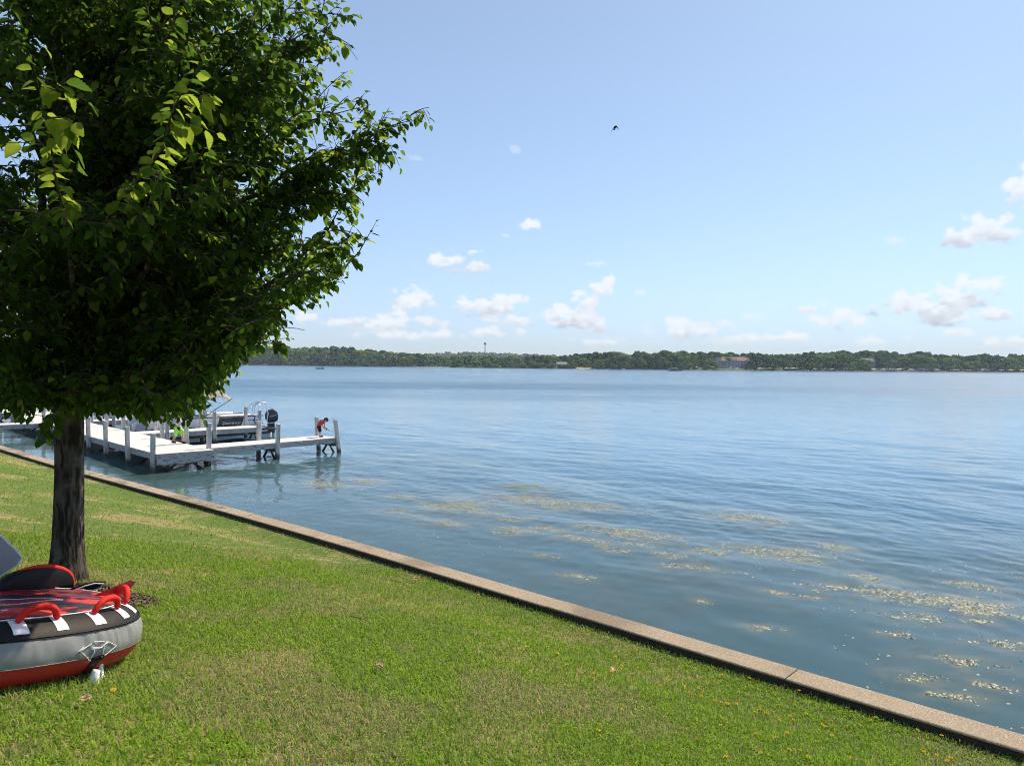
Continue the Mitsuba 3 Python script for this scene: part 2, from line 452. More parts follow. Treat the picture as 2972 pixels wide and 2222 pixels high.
def r_water(p, n, uv):
    far = smoothstep(30.0, 140.0, p.y)
    band = smoothstep(0.40, 0.62, fbm(p.x * 0.004 + 2.0, p.y * 0.013, 1.0, 4)) * smoothstep(620.0, 320.0, p.y)
    streak = smoothstep(0.46, 0.60, fbm(p.x * 0.012, p.y * 0.055, 6.0, 4))
    fine = noise(p.x * 0.09, p.y * 0.42, 2.0) - 0.5
    r = 0.10 + far * (0.12 + 0.10 * band - 0.07 * streak + 0.10 * fine)
    return dr.clip(r, 0.08, 0.6)


scene["water_surface"] = {"type": "principled", "base_color": proc(c_water), "roughness": proc(r_water), "eta": 1.33}
wr = np.random.default_rng(11)
WAVES = []
for lam0, lam1, n_, amp, dirs in ((0.24, 0.5, 30, 0.0054, (-46, 24)), (0.5, 1.0, 18, 0.0028, (-52, 16)), (1.0, 2.4, 12, 0.0025, (-40, 30)), (0.28, 0.7, 16, 0.0028, (60, 35)), (1.2, 3.5, 20, 0.0016, (-50, 38)), (3.5, 12, 14, 0.0016, (-55, 35))):
    for _ in range(n_):
        lam = math.exp(wr.uniform(math.log(lam0), math.log(lam1)))
        th = math.radians(90 + dirs[0] + wr.normal() * dirs[1])
        WAVES.append((lam, th, amp * lam * math.sqrt(2 / n_) * 1.55, wr.uniform(0, 6.28)))


def waves(x, y, step):
    q = 0.687 * x + 0.727 * y
    calm = 0.24 + 0.76 * np.clip((q - 8.0) / 9.0, 0, 1)                   # the wall's lee is smoother
    gust = 0.48 + 0.7 * meshkit.fbm(np.stack([x * .09, y * .09, x * 0], -1), 3, 4)
    z = np.zeros_like(x)
    wx = x + 0.35 * (meshkit.noise(np.stack([x * .3, y * .3, x * 0], -1), 8) - .5); wy = y + 0.35 * (meshkit.noise(np.stack([x * .3, y * .3, x * 0 + 7], -1), 9) - .5)
    for lam, th, a, ph in WAVES:
        keep = np.clip(lam / (2.4 * step) - 1.0, 0, 1)
        z += keep * a * np.sin((wx * math.cos(th) + wy * math.sin(th)) * 2 * math.pi / lam + ph)
    return z * calm * gust


def steps(lo, hi, s0, grow):
    out, s = [lo], s0
    while out[-1] < hi:
        out.append(out[-1] + s); s *= grow
    return out


ys = np.concatenate([np.arange(-20, 4.5, 1.0), np.arange(4.5, 22, 0.075), steps(22, 60, 0.085, 1.0085), steps(60.4, 150, 0.42, 1.012), steps(152, 3700, 2.2, 1.04)])
xr = np.concatenate([np.arange(0, 13, 0.085), steps(13, 40, 0.11, 1.010), steps(40.3, 110, 0.45, 1.012), steps(112, 3300, 2.2, 1.06)])
xs = np.concatenate([-xr[:0:-1], xr])
X, Y = np.meshgrid(xs, ys, indexing="ij")
SX, SY = np.gradient(xs)[:, None] + 0 * Y, np.gradient(ys)[None] + 0 * X
Z = waves(X, Y, np.maximum(SX, SY * 0.8)) * np.clip((230 - Y) / 130, 0, 1)
wf = grid_mesh(np.dstack([X, Y, Z]))
inland = wall_dist(wf[0][:, :2]) > 0.3
fk = ~inland[wf[1]].all(1)
used, inv = np.unique(wf[1][fk], return_inverse=True)
wf = (wf[0][used], inv.reshape(-1, 3))
if np.cross(wf[0][wf[1][0][1]] - wf[0][wf[1][0][0]], wf[0][wf[1][0][2]] - wf[0][wf[1][0][0]])[2] < 0: wf = (wf[0], wf[1][:, ::-1])
add("water", wf, "water_surface", True)
lab("water", "blue lake water with small ripples running towards the seawall", "lake", kind="structure")

# ---------------------------------------------------------------- floating algae
ar = np.random.default_rng(5)
ap, ah = [], []
for cx, cy, w, h in ALG:
    n_ = int(1300 * w * h) + 70; w, h = w * 1.25, h * 1.2
    cores = ar.normal(size=(6 + int(18 * w), 2)) * [0.5, 0.42]
    q = cores[ar.integers(0, len(cores), n_)] + ar.normal(size=(n_, 2)) * 0.2 * ar.uniform(.3, 1.5, (n_, 1))
    s_, c_ = math.sin(-0.38), math.cos(-0.38)
    q = q * [w, h * 0.8]
    q = np.c_[q[:, 0] * c_ - q[:, 1] * s_, q[:, 0] * s_ + q[:, 1] * c_]
    ap.append(q + [cx, cy]); ah.append(0.007 + 0.027 * ar.random(n_) ** 2)
n_ = 2600
q = np.c_[ar.uniform(-8, 14, n_), ar.uniform(5, 25, n_)]
dq = wall_dist(q); q = q[(dq < -0.3) & (dq > -14) & (meshkit.fbm(np.c_[q * .5, q[:, 0] * 0], 3, 2) > 0.5)]
ap.append(q); ah.append(ar.uniform(0.008, 0.03, len(q)))
ap, ah = np.vstack(ap), np.concatenate(ah)
keep = wall_dist(ap) < -0.1
ap, ah = ap[keep], ah[keep]
az_ = waves(ap[:, 0], ap[:, 1], np.full(len(ap), 0.09))
n_ = len(ap)
ang = ar.uniform(0, 6.28, n_)[:, None] + np.arange(6) * np.pi / 3
rad = ah[:, None] * ar.uniform(0.45, 1.35, (n_, 6)) * np.where(np.arange(6) % 3 == 0, 1.5, 0.8)
ringv = np.dstack([ap[:, :1] + np.cos(ang) * rad, ap[:, 1:] + np.sin(ang) * rad, (az_ - 0.006)[:, None] + ar.uniform(-.002, .006, (n_, 6))])
top = np.c_[ap, az_ + ar.uniform(0.004, 0.016, n_)][:, None]
V = np.concatenate([ringv, top], 1).reshape(-1, 3)
k6 = np.arange(6)
F = (np.stack([k6, (k6 + 1) % 6, k6 * 0 + 6], 1)[None] + (np.arange(n_) * 7)[:, None, None]).reshape(-1, 3)
g = ar.random((n_, 1))
col = (1 - g) * A3(0.13, 0.15, 0.085) + g * A3(0.37, 0.38, 0.29)
lush = ((np.abs(ap[:, 0] - .4) < .9) & (np.abs(ap[:, 1] - 23.7) < .6))[:, None] | (ar.random((n_, 1)) < 0.06)
col = np.where(lush, A3(0.16, 0.24, 0.06), col)
paint("algae", VC, 0.6, 0.4)
add("floating_algae", (V, F), "algae", True, color=np.repeat(col, 7, 0))
lab("floating_algae", "pale yellow green algae mats floating in patches off the seawall", "algae", kind="stuff")

# ---------------------------------------------------------------- the tree
tr = np.random.default_rng(21)
TREE = "shade_tree"
TB = A3(-4.28, 7.0, 0)
TB[2] = ground_z(TB[None, :2])[0]
lab(TREE, "broad leafy shade tree with dark ridged trunk standing in a mulch ring by the tube", "tree")
tz = np.concatenate([[-0.25, -0.05, 0.03, 0.10, 0.22, 0.4, 0.7], np.linspace(1.0, 6.8, 30)])
tr_r = np.interp(tz, [-.25, 0, .1, .22, .45, 1.0, 2.0, 3.2, 5.2, 6.8], [.205, .172, .155, .143, .132, .125, .119, .10, .055, .015])
lean = np.stack([0.03 * np.sin(tz * .9) - 0.012 * tz * 0, 0.05 * np.sin(tz * .6 + 1) - .04, tz], 1)
S_ = 40
ang = np.arange(S_) * 2 * np.pi / S_
ringp = np.zeros((len(tz), S_, 3))
for i, z_ in enumerate(tz):
    rr = tr_r[i] * (1 + 0.06 * np.sin(5 * ang + 1 + z_ * .2) * np.exp(-max(z_, 0) * 2.2) + 0.10 * np.abs(np.sin(3.5 * ang)) * np.exp(-max(z_, 0) * 5))
    pt = np.stack([np.cos(ang) * 6, np.sin(ang) * 6, np.full(S_, z_ * 2.0)], 1)
    rr = rr + 0.010 * (meshkit.fbm(pt * 1.1, 3, 2) - 0.5) * min(1, tr_r[i] * 12) + 0.009 * (meshkit.noise(pt * [2.2, 2.2, 1.0], 6) - .5)
    ringp[i] = TB + lean[i] + np.stack([np.cos(ang) * rr, np.sin(ang) * rr, 0 * ang], 1)
v, f = grid_mesh(np.concatenate([ringp, ringp[:, :1]], 1))
add(TREE + "__trunk", (v, f[:, ::-1]), "bark", True)
trunk_at = lambda z: TB + np.stack([np.interp(z, tz, lean[:, 0]), np.interp(z, tz, lean[:, 1]), z], -1)

# boughs: (height on the trunk above the ground, tip)
TIPS = [(4.9, (-1.39, 5.87, 6.85)), (4.7, (-1.37, 5.66, 6.42)), (4.4, (-1.75, 5.66, 6.15)), (4.0, (-1.1, 5.65, 5.98)), (3.9, (-0.74, 5.65, 5.93)), (3.7, (-0.93, 5.44, 5.66)), (3.4, (-1.0, 5.44, 5.42)), (3.3, (-1.33, 5.64, 5.36)), (3.0, (-0.98, 5.23, 5.0)), (2.9, (-1.12, 5.02, 4.86)), (2.8, (-1.21, 4.92, 4.7)), (2.7, (-1.14, 4.92, 4.57)),
        (2.6, (-1.54, 5.21, 4.47)), (2.4, (-1.6, 5.21, 4.38)), (2.3, (-1.85, 5.41, 4.32)), (2.15, (-1.54, 5.01, 4.17)), (1.95, (-1.55, 5.0, 4.12)), (1.9, (-2.2, 5.2, 4.05)), (1.8, (-2.3, 5.19, 3.92)), (1.75, (-2.42, 4.99, 3.78)), (1.75, (-2.62, 5.29, 3.72)), (1.75, (-2.89, 5.59, 3.74)), (1.8, (-3.39, 5.99, 3.72)), (1.9, (-2.97, 4.65, 3.62)), (1.9, (-3.44, 4.99, 3.72)), (1.9, (-3.3, 4.6, 3.75)), (1.85, (-3.1, 5.1, 3.75)),
        (3.9, (-1.42, 3.35, 5.36)), (3.6, (-2.12, 3.25, 5.30)), (3.6, (-1.40, 3.6, 4.98)), (4.3, (-1.6, 3.5, 5.6)), (3.1, (-1.40, 4.25, 4.82)), (4.2, (-2.3, 3.4, 5.55)), (3.5, (-1.5, 5.06, 6.19)), (4.2, (-1.61, 4.66, 6.16)), (4.5, (-1.75, 4.3, 6.1)), (2.6, (-1.75, 4.4, 4.55)), (2.3, (-2.05, 4.5, 4.25)), (2.1, (-2.4, 4.4, 4.05)), (2.9, (-2.2, 3.8, 4.75)), (2.5, (-2.7, 4.0, 4.35)), (3.2, (-2.6, 3.6, 4.9)), (3.0, (-1.9, 4.6, 5.1)), (3.6, (-1.8, 4.4, 5.6)), (4.0, (-2.3, 4.2, 6.0)), (3.4, (-2.4, 4.1, 5.4)), (2.0, (-2.6, 4.7, 3.9)), (1.95, (-2.9, 4.9, 3.85))]
for t_ in ((-2.4, 5.0, 3.70), (-2.6, 5.3, 3.66), (-2.9, 5.6, 3.68), (-2.5, 5.1, 3.68), (-3.4, 5.2, 3.68), (-3.6, 5.0, 3.70), (-2.75, 5.2, 3.68)):
    TIPS.append((1.95, t_))                           # sprays that droop lowest
for t_ in ((-1.05, 5.6, 5.66), (-1.12, 5.4, 5.28), (-1.15, 5.1, 5.02), (-1.0, 5.65, 5.80), (-1.3, 5.0, 4.78), (-1.45, 5.7, 6.6), (-1.55, 5.5, 6.75), (-1.5, 5.9, 6.55)):
    TIPS.append((t_[2] - 2.9, t_))                    # sprays that reach farthest over the lake side
for i_ in [29, 30, 31, 32, 34, 35] + list(range(36, 48)):                              # the inner front boughs hang a metre back
    h_, t_ = TIPS[i_]; k_ = (t_[1] + 1.25) / t_[1]
    TIPS[i_] = (h_, (t_[0] * k_, t_[1] * k_, 4 + (t_[2] - 4) * k_))
for q_ in list(TIPS[:12:2]) + list(TIPS[12:16]) + list(TIPS[31:48:2]):            # a second layer through the lake side and the front
    d_ = tr.normal(size=3) * [.28, .45, .24]
    TIPS.append((q_[0], (min(q_[1][0] - .42 + d_[0], -1.25), q_[1][1] + d_[1] + .15, q_[1][2] + d_[2])))
for _ in range(12):                                   # the top above the frame
    TIPS.append((tr.uniform(4.2, 5.6), (tr.uniform(-3.8, -1.75), tr.uniform(4.6, 7.6), tr.uniform(6.7, 8.1))))
for _ in range(58):                                   # the rest of the crown, all round
    a = tr.uniform(0, 6.283)
    h = tr.uniform(1.8, 6.0)
    R = np.interp(h, [1.7, 2.4, 3.4, 4.4, 5.2, 6.4], [1.5, 2.4, 3.1, 3.1, 2.6, 1.2]) * tr.uniform(.72, 1.0)
    if math.cos(a) * R > 2.05 and math.sin(a) > -.6: R = 2.05 / math.cos(a)
    t_ = A3(TB[0] + math.cos(a) * R, TB[1] + math.sin(a) * R, TB[2] + h + tr.uniform(.1, .6))
    if t_[2] < 3.75 and t_[1] > 6: t_[2] = 3.75 + tr.uniform(0, .3)
    if t_[1] < 4.7: t_[1] = 4.7 + tr.uniform(0, .5)
    if t_[0] > -1.3 + (t_[1] - 6.5) * -.1: t_[0] = -1.4
    TIPS.append((max(1.7, h - tr.uniform(.5, 1.1)), tuple(t_)))
for _ in range(14):
    a = tr.uniform(0, 6.283); R = tr.uniform(.3, 1.3)
    TIPS.append((tr.uniform(4.6, 5.9), (TB[0] + math.cos(a) * R, TB[1] + math.sin(a) * R, TB[2] + tr.uniform(6.2, 7.3))))

LEAF = []            # (base, axis, normal, length, width, tone)
TWIGS = []


def leaves_on(path, step, lmin, lmax, droop=0.6, start=0.15):
    p = np.asarray(path)
    d = np.linalg.norm(np.diff(p, axis=0), axis=1)
    s = np.concatenate([[0], np.cumsum(d)])
    L = s[-1]
    n = max(2, int(L * (1 - start) / step))
    side = 1
    for k, q in enumerate(np.linspace(L * start, L, n)):
        c = np.array([np.interp(q, s, p[:, j]) for j in range(3)])
        i = min(np.searchsorted(s, q), len(p) - 1)
        t = unit(p[i] - p[i - 1]) if i > 0 else unit(p[1] - p[0])
        lat = np.cross(t, A3(0, 0, 1)); lat = unit(lat + 1e-6)
        side = -side
        dr_ = droop * tr.uniform(.35, 1.5)
        ax = unit(t * tr.uniform(.25, .9) + lat * side * tr.uniform(.5, 1.0) - A3(0, 0, dr_) + tr.normal(size=3) * .18)
        if k == n - 1: ax = unit(t + A3(0, 0, -dr_ * .7))
        nr = unit(np.cross(ax, np.cross(A3(0, 0, 1) + tr.normal(size=3) * .38, ax)) + tr.normal(size=3) * .15)
        nr = unit(nr - ax * (nr @ ax))
        f_ = 1 - .35 * (q / L) ** 3
        tipz = (c + ax * lmax)
        if not allowed(tipz, .03 + .05 * tr.random()): continue
        LEAF.append((c + ax * 0.012, ax, nr, tr.uniform(lmin, lmax) * f_, tr.uniform(.58, .74), (int(tr.integers(31)) + .07) / 31 if lmax > .11 and tr.random() < .7 else tr.random()))  # most large near leaves take the bright tone, sunlight put into their colour


def floor_z(c):
    """The crown's lower limit: higher towards the lake side and the lawn side, as branches were limbed up."""
    return np.interp(c[0] + .36 * max(0, c[1] - 5.0), [-3.6, -2.9, -2.5, -2.24, -2.08, -1.98, -1.8, -1.55, -1.3, -1.1, -.9, -.75], [3.62, 3.64, 3.60, 3.61, 3.76, 3.88, 4.12, 4.32, 4.47, 4.60, 4.95, 5.5]) + .085 * (5.0 - c[1]) + .30 * (float(meshkit.noise(A3(c[0] * 2.6, c[1] * 2.6, 1.0), 5)) - .5)


FREE = [A3(-1.54, 5.01, 4.17), A3(-1.57, 5.0, 4.12), A3(-.98, 5.23, 5.0), A3(-.74, 5.65, 5.93), A3(-1.14, 4.92, 4.57), A3(-3.05, 4.72, 3.6), A3(-1.6, 5.21, 4.38)]


def allowed(c, slack=0.0):
    """Is there foliage at this place of the crown: above its lower limit, out of the open notch on the lake side, and in a clump rather than a gap."""
    if any(np.linalg.norm(c - q) < (.13 if q[2] < 4.3 and q[0] > -2 else .21) for q in FREE): return True
    if c[2] < floor_z(c) - slack: return False
    if c[0] > -1.66 and 6.17 - .2 * (c[0] + 1.64) < c[2] < 6.40: return False
    return True


GAP = lambda c: float(meshkit.noise(np.asarray(c) * [1.9, 1.9, 2.4], 12)) > (.61 if c[0] > -2.6 else .69)


bough_meshes = []
for bi, (h, tipp) in enumerate(TIPS):
    p0 = trunk_at(h); p2 = A3(*tipp)
    d = p2 - p0; L = np.linalg.norm(d)
    h2 = max(1.72, min(h, p2[2] - TB[2] - .30 * L)) if p2[2] - TB[2] > 2.6 else h
    p0 = trunk_at(h2); d = p2 - p0; L = np.linalg.norm(d)
    mid = p0 + d * .5 + A3(0, 0, tr.uniform(-.14, .10) * L) + tr.normal(size=3) * .09 * L
    mid[2] = max(mid[2], min(p0[2], p2[2]) + .06)
    path = bez(p0, mid, p2, 13)
    wob = np.cumsum(tr.normal(size=(13, 3)) * .035, 0); wob -= np.linspace(0, 1, 13)[:, None] * wob[-1]; path = path + wob
    r0_ = (0.018 + 0.0095 * L) * (.55 if bi in (27, 28, 29) else 1)
    bough_meshes.append(tube(path, .0016 + (r0_ - .0016) * (1 - np.linspace(0, 1, 13)) ** 1.15, 7))
    near_tip = bi < 48
    big = bi in (27, 28)
    l0, l1 = (.09, .13) if big else (.066, .108)
    leaves_on(path[-5:], .035, l0 * .8, l1 * .85, .6, 0)
    n = int(L / 0.085)
    for t in np.linspace(.22, .97, n) + tr.uniform(-.02, .02, n):
        t = min(max(t, .1), .98)
        inner = bi in (27, 28, 29) and t < .80
        if bi in (27, 28, 29) and tr.random() < .66: continue
        l0, l1 = (.09, .13) if bi in (27, 28) and not inner else (.066, .108)
        i = min(int(t * 12), 11); c = path[i] + (path[i + 1] - path[i]) * (t * 12 - i)
        td = unit(path[i + 1] - path[i])
        side = unit(np.cross(td, tr.normal(size=3)))
        dirn = unit(td * tr.uniform(.35, 1.0) + side * tr.uniform(.5, 1.0) + A3(0, 0, tr.uniform(-.15, .3)))
        ln = tr.uniform(.20, .80) * (1.05 - .62 * t) * (.85 if near_tip else 1.25)
        e = c + dirn * ln + A3(0, 0, -.10 * ln)
        br = bez(c, c + dirn * ln * .55 + A3(0, 0, .06 * ln), e, 5)
        if not allowed(e, -.04) or (GAP(e) and tr.random() < .85): continue
        TWIGS.append(tube(br, np.linspace(.0055, .0022, 5), 4, cap=False))
        leaves_on(br, .042, l0, l1, .65)
        for _k in range(3 if ln > .25 else 2):
            u = tr.uniform(.25, .8)
            c2 = br[0] + (br[-1] - br[0]) * u
            d2 = unit(dirn * .7 + unit(np.cross(dirn, tr.normal(size=3))) * .8 + A3(0, 0, -.1))
            l2 = tr.uniform(.12, .28) * (1.1 - .5 * t)
            b2 = bez(c2, c2 + d2 * l2 * .5, c2 + d2 * l2 + A3(0, 0, -.2 * l2), 4)
            if not allowed(b2[-1], -.03): continue
            TWIGS.append(tube(b2, np.linspace(.003, .0018, 4), 4, cap=False))
            leaves_on(b2, .040, l0, l1, .7)
for m in bough_meshes:
    add(part(TREE, "branch"), m, "bark", True)
add(TREE + "__twigs", cat(TWIGS), "twig_bark", True)
labels[TREE + "__twigs"] = {"kind": "stuff"}

# leaf outlines: the low one for the mass, a toothed one for the leaves nearest the camera
def leaf_template(ts, ws, teeth=0):
    vs, tri = [], []
    mid = [(t, 0.0) for t in ts]
    n = len(ts)
    for t in ts: vs.append((t, 0.0, 0.0))
    for s in (1, -1):
        b = len(vs)
        for k in range(1, n - 1):
            w = ws[k] * (1.0 + (0.07 if k % 2 else -0.07) * teeth)
            vs.append((ts[k] + (0.012 if k % 2 else -0.01) * teeth, s * w, 0.0))
        e = lambda k: 0 if k == 0 else (n - 1 if k == n - 1 else b + k - 1)
        for k in range(n - 1):
            q = [k, k + 1, e(k + 1), e(k)]
            for t3 in ((q[0], q[1], q[2]), (q[0], q[2], q[3])):
                if len(set(t3)) == 3: tri.append(t3 if s > 0 else t3[::-1])
    return np.array(vs), np.array(tri)


prof_w = lambda t: (np.sin(np.pi * np.asarray(t) ** 0.78) ** 0.8) * 0.5
T_LO = leaf_template([0, .25, .55, .82, 1.0], prof_w([0, .25, .55, .82, 1.0]))
tt = np.linspace(0, 1, 17)
T_HI = leaf_template(tt, prof_w(tt), 1)


def leaf_mesh(rows_, tmpl):
    vs, tri = tmpl
    B = np.array([r[0] for r in rows_]); AX = np.array([r[1] for r in rows_]); NR = np.array([r[2] for r in rows_])
    L = np.array([r[3] for r in rows_])[:, None]; W = np.array([r[4] for r in rows_])[:, None]
    SD = np.cross(NR, AX)
    seed = np.array([r[5] for r in rows_])[:, None]
    t, w = vs[None, :, 0], vs[None, :, 1]
    fold = .10 + .45 * seed
    hgt = fold * np.abs(w) * W - (.05 + .28 * ((seed * 7) % 1)) * t ** 2 + .05 * np.sin(t * 9 + seed * 20) * np.abs(w)
    P = B[:, None] + AX[:, None] * (t * L)[..., None] + SD[:, None] * (w * W * L)[..., None] + NR[:, None] * (hgt * L)[..., None]
    F = (tri[None] + (np.arange(len(rows_)) * len(vs))[:, None, None]).reshape(-1, 3)
    y = ((seed * 13) % 1)
    young_sunlit = (((seed * 31) % 1) < .16)  # random young leaves, plus large near leaves painted bright as if sunlit
    col = (1 - y) * A3(.048, .104, .014) + y * A3(.095, .175, .020)
    col = np.where(young_sunlit, A3(.23, .32, .035), col)
    return P.reshape(-1, 3), F, np.repeat(col, len(vs), 0)


LB = np.array([r[0] for r in LEAF])
rel = LB - EYE
dep = rel @ f0
inview = (dep > .5) & (np.abs(rel @ r0) < dep * .72) & (np.abs(rel @ UP) < dep * .54)
size = np.where(inview, np.array([r[3] for r in LEAF]) / np.maximum(dep, .3), 0)
order = np.argsort(-size)
big300 = set(order[:300].tolist())
for i in order[:300]:
    P, F, C = leaf_mesh([LEAF[i]], T_HI)
    add(part(TREE, "leaf"), (P, F), "leaf", True, color=C)
rest = [r for i, r in enumerate(LEAF) if i not in big300]
P, F, C = leaf_mesh(rest, T_LO)
add(TREE + "__foliage", (P, F), "leaf", True, color=C)
labels[TREE + "__foliage"] = {"kind": "stuff"}
print("leaves", len(LEAF))

# ---------------------------------------------------------------- mulch ring
mr = np.random.default_rng(31)
n_ = 1500
a = mr.uniform(0, 6.283, n_); rr = .52 * np.sqrt(mr.random(n_))
rr *= 1 + .12 * np.sin(3 * a + 1)
P = np.c_[-3.72 + np.cos(a) * rr, 6.38 + np.sin(a) * rr]
zz = ground_z(P) + mr.uniform(0.005, .035, n_)
vv, ff = [], []
for k in range(n_):
    d = unit(mr.normal(size=3) * [1, 1, .25]); R = frame(d, mr.normal(size=3) + [0, 0, 1])
    b = box(np.r_[P[k], zz[k]], (mr.uniform(.006, .02), mr.uniform(.004, .008), mr.uniform(.02, .07)), R)
    vv.append(b[0]); ff.append(b[1] + 8 * k)
def c_mulch(p, n, uv): return mix((.05, .035, .025), (.24, .18, .13), cell_rand(p.x * 30, p.y * 30, p.z * 30))
paint("mulch_chip", proc(c_mulch), .9, .1)
add("mulch", (np.vstack(vv), np.vstack(ff)), "mulch_chip")
lab("mulch", "ring of brown wood chips round the foot of the tree", "mulch", kind="stuff")

# ---------------------------------------------------------------- grass
gr = np.random.default_rng(41)


def scatter(n, dmin, dmax, power):
    """Random lawn points in front of the camera, thinner with distance."""
    u = gr.random(n)
    d = (dmin ** (2 - power) + u * (dmax ** (2 - power) - dmin ** (2 - power))) ** (1 / (2 - power))
    a = np.radians(gr.uniform(-41, 40, n))
    P = np.c_[np.sin(a) * d, np.cos(a) * d]
    w = wall_dist(P)
    return P[(w > 0.03) & (w < 9)]


AX_T = unit(A3(.55, .83, 0)); AX_N = A3(AX_T[1], -AX_T[0], 0); TUBE_C = A3(-3.21, 4.19, 0)


def patch(P):
    q = np.c_[P, np.zeros(len(P))]
    dry = meshkit.fbm(q * 1.1 + 4, 4, 31) - .03 + .05 * np.clip((1.0 - P[:, 0]) / 2, -1, 1) + .03 * np.clip((6.5 - P[:, 1]) / 2, -1, 1)
    clover = meshkit.fbm(q * 0.75 + 11, 4, 17)
    return dry, clover


def blades(P, h0, h1, w0, w1, lean_, tone, dryness):
    n = len(P)
    z = ground_z(P)
    a = gr.uniform(0, 6.283, n)
    hgt = gr.uniform(h0, h1, n); wid = gr.uniform(w0, w1, n)
    ln = gr.uniform(lean_[0], lean_[1], n)
    d = np.c_[np.cos(a), np.sin(a), np.zeros(n)]; s = np.c_[-np.sin(a), np.cos(a), np.zeros(n)]
    up = A3(0, 0, 1)
    b = np.c_[P, z - .004]
    m = b + d * (hgt * ln * .35)[:, None] + up * (hgt * np.sqrt(1 - .3 * np.minimum(ln, 1) ** 2) * .58)[:, None]
    t = b + d * (hgt * ln)[:, None] + up * (hgt * np.sqrt(np.maximum(1 - np.minimum(ln, .98) ** 2, .02)))[:, None]
    V = np.stack([b - s * (wid * .5)[:, None], b + s * (wid * .5)[:, None], m - s * (wid * .46)[:, None], m + s * (wid * .46)[:, None], t], 1).reshape(-1, 3)
    F = (np.array([[0, 1, 3], [0, 3, 2], [2, 3, 4]])[None] + (np.arange(n) * 5)[:, None, None]).reshape(-1, 3)
    return V, F, np.repeat(tone, 5, 0)


def tones(n, kind, dry, clover):
    r = gr.random((n, 1)); r2 = gr.random((n, 1))
    if kind == "fine":
        c = (1 - r) * A3(.168, .290, .038) + r * A3(.30, .44, .064)
        k = np.clip((dry - .53) * 4.5, 0, 1)[:, None]
        c = np.where(r2 < .13 + .45 * k, A3(.46, .41, .21) * (.65 + .5 * r), c)
        return c
    return (1 - r) * A3(.235, .40, .036) + r * A3(.36, .52, .06)


mesh_v, mesh_f, mesh_c, off = [], [], [], 0
for kind, n, dm, dx, pw, hh, ww, le in (("fine", 210000, 3.0, 11.0, 1.0, (.03, .08), (.0035, .0068), (.35, 1.0)), ("fine", 75000, 9.5, 30.0, 1.0, (.03, .07), (.006, .010), (.35, 1.0)),
                                        ("broad", 100000, 3.0, 11.0, 1.0, (.025, .06), (.007, .0135), (.35, 1.0)), ("broad", 12000, 9.5, 26.0, 1.0, (.03, .05), (.010, .015), (.3, 1.0)), ("thatch", 50000, 3.0, 14.0, 1.0, (.03, .08), (.003, .005), (.9, 1.0))):
    P = scatter(n, dm, dx, pw)
    if kind == "broad":
        cen = P[:len(P) // 9]; P = cen[gr.integers(0, len(cen), len(P))] + gr.normal(size=(len(P), 2)) * .028; P = P[wall_dist(P) > .05]
    rr = np.linalg.norm(P - A3(-3.72, 6.38)[:2], axis=1)
    P = P[(rr > .38 + .2 * gr.random(len(P))) & (np.linalg.norm(P - TB[:2], axis=1) > .2)]
    dry, clover = patch(P)
    if kind == "broad":
        k = (clover + gr.normal(size=len(P)) * .06 > .45) & (dry < .60); P, dry, clover = P[k], dry[k], clover[k]
    if kind == "thatch":
        k = dry + gr.normal(size=len(P)) * .10 > .55; P, dry, clover = P[k], dry[k], clover[k]
        tone = A3(.50, .42, .24) * gr.uniform(.5, 1.15, (len(P), 1))
    else:
        tone = tones(len(P), kind, dry, clover)
    V, F, C = blades(P, *hh, *ww, le, tone, dry)
    mesh_v.append(V); mesh_f.append(F + off); mesh_c.append(C); off += len(V)
add("grass", (np.vstack(mesh_v), np.vstack(mesh_f)), "grass_blade", True, color=np.vstack(mesh_c))
lab("grass", "mown lawn grass with clover and dry straw coloured patches", "grass", kind="stuff")
print("blades", off // 5)

# ---------------------------------------------------------------- dandelions and fallen leaves
DAND = [(1.09, 7.06), (1.15, 6.73), (0.5, 6.41), (0.73, 6.27), (0.91, 6.5), (1.35, 6.44), (1.57, 6.54), (1.6, 6.41), (1.71, 6.53), (1.67, 6.27), (1.77, 6.21), (1.8, 6.14), (1.97, 6.26), (1.88, 6.22), (2.07, 6.07), (2.14, 6.16), (2.26, 6.2), (2.18, 6.11), (2.37, 6.12), (2.38, 6.06), (2.22, 5.95), (2.57, 6.25), (2.62, 6.05), (2.61, 5.96), (2.56, 6.46), (2.73, 6.8), (1.57, 5.34), (1.64, 5.4), (1.81, 5.28), (1.93, 5.2), (2.11, 5.47), (1.95, 5.04), (2.02, 5.02), (2.06, 4.96), (2.35, 5.5), (1.7, 4.85), (0.84, 5.37), (0.59, 4.8), (1.08, 7.37), (1.59, 8.0), (0.45, 6.86), (2.0, 7.6), (2.1, 7.14), (2.34, 7.05), (1.41, 4.67), (1.28, 4.91), (2.76, 6.18), (2.71, 6.02), (2.58, 5.76), (3.02, 6.37), (2.98, 6.12), (3.12, 6.21), (3.2, 6.3), (3.45, 6.1), (3.6, 6.0), (3.27, 5.66), (3.31, 5.6), (3.37, 5.53), (3.44, 5.61), (2.43, 5.15), (3.15, 5.31), (3.05, 5.28), (-1.03, 8.1), (-.23, 7.82), (.16, 6.85), (.44, 6.83), (-.08, 6.54), (.37, 7.02), (.41, 7.88), (-1.32, 9.5), (-.43, 9.6), (-1.51, 8.27), (-1.57, 9.11), (-2.3, 4.2)]
paint("petal", (.80, .56, .02), .7, .2)
paint("stalk", (.16, .22, .06), .7, .2)
dn = np.random.default_rng(3)
petals = []
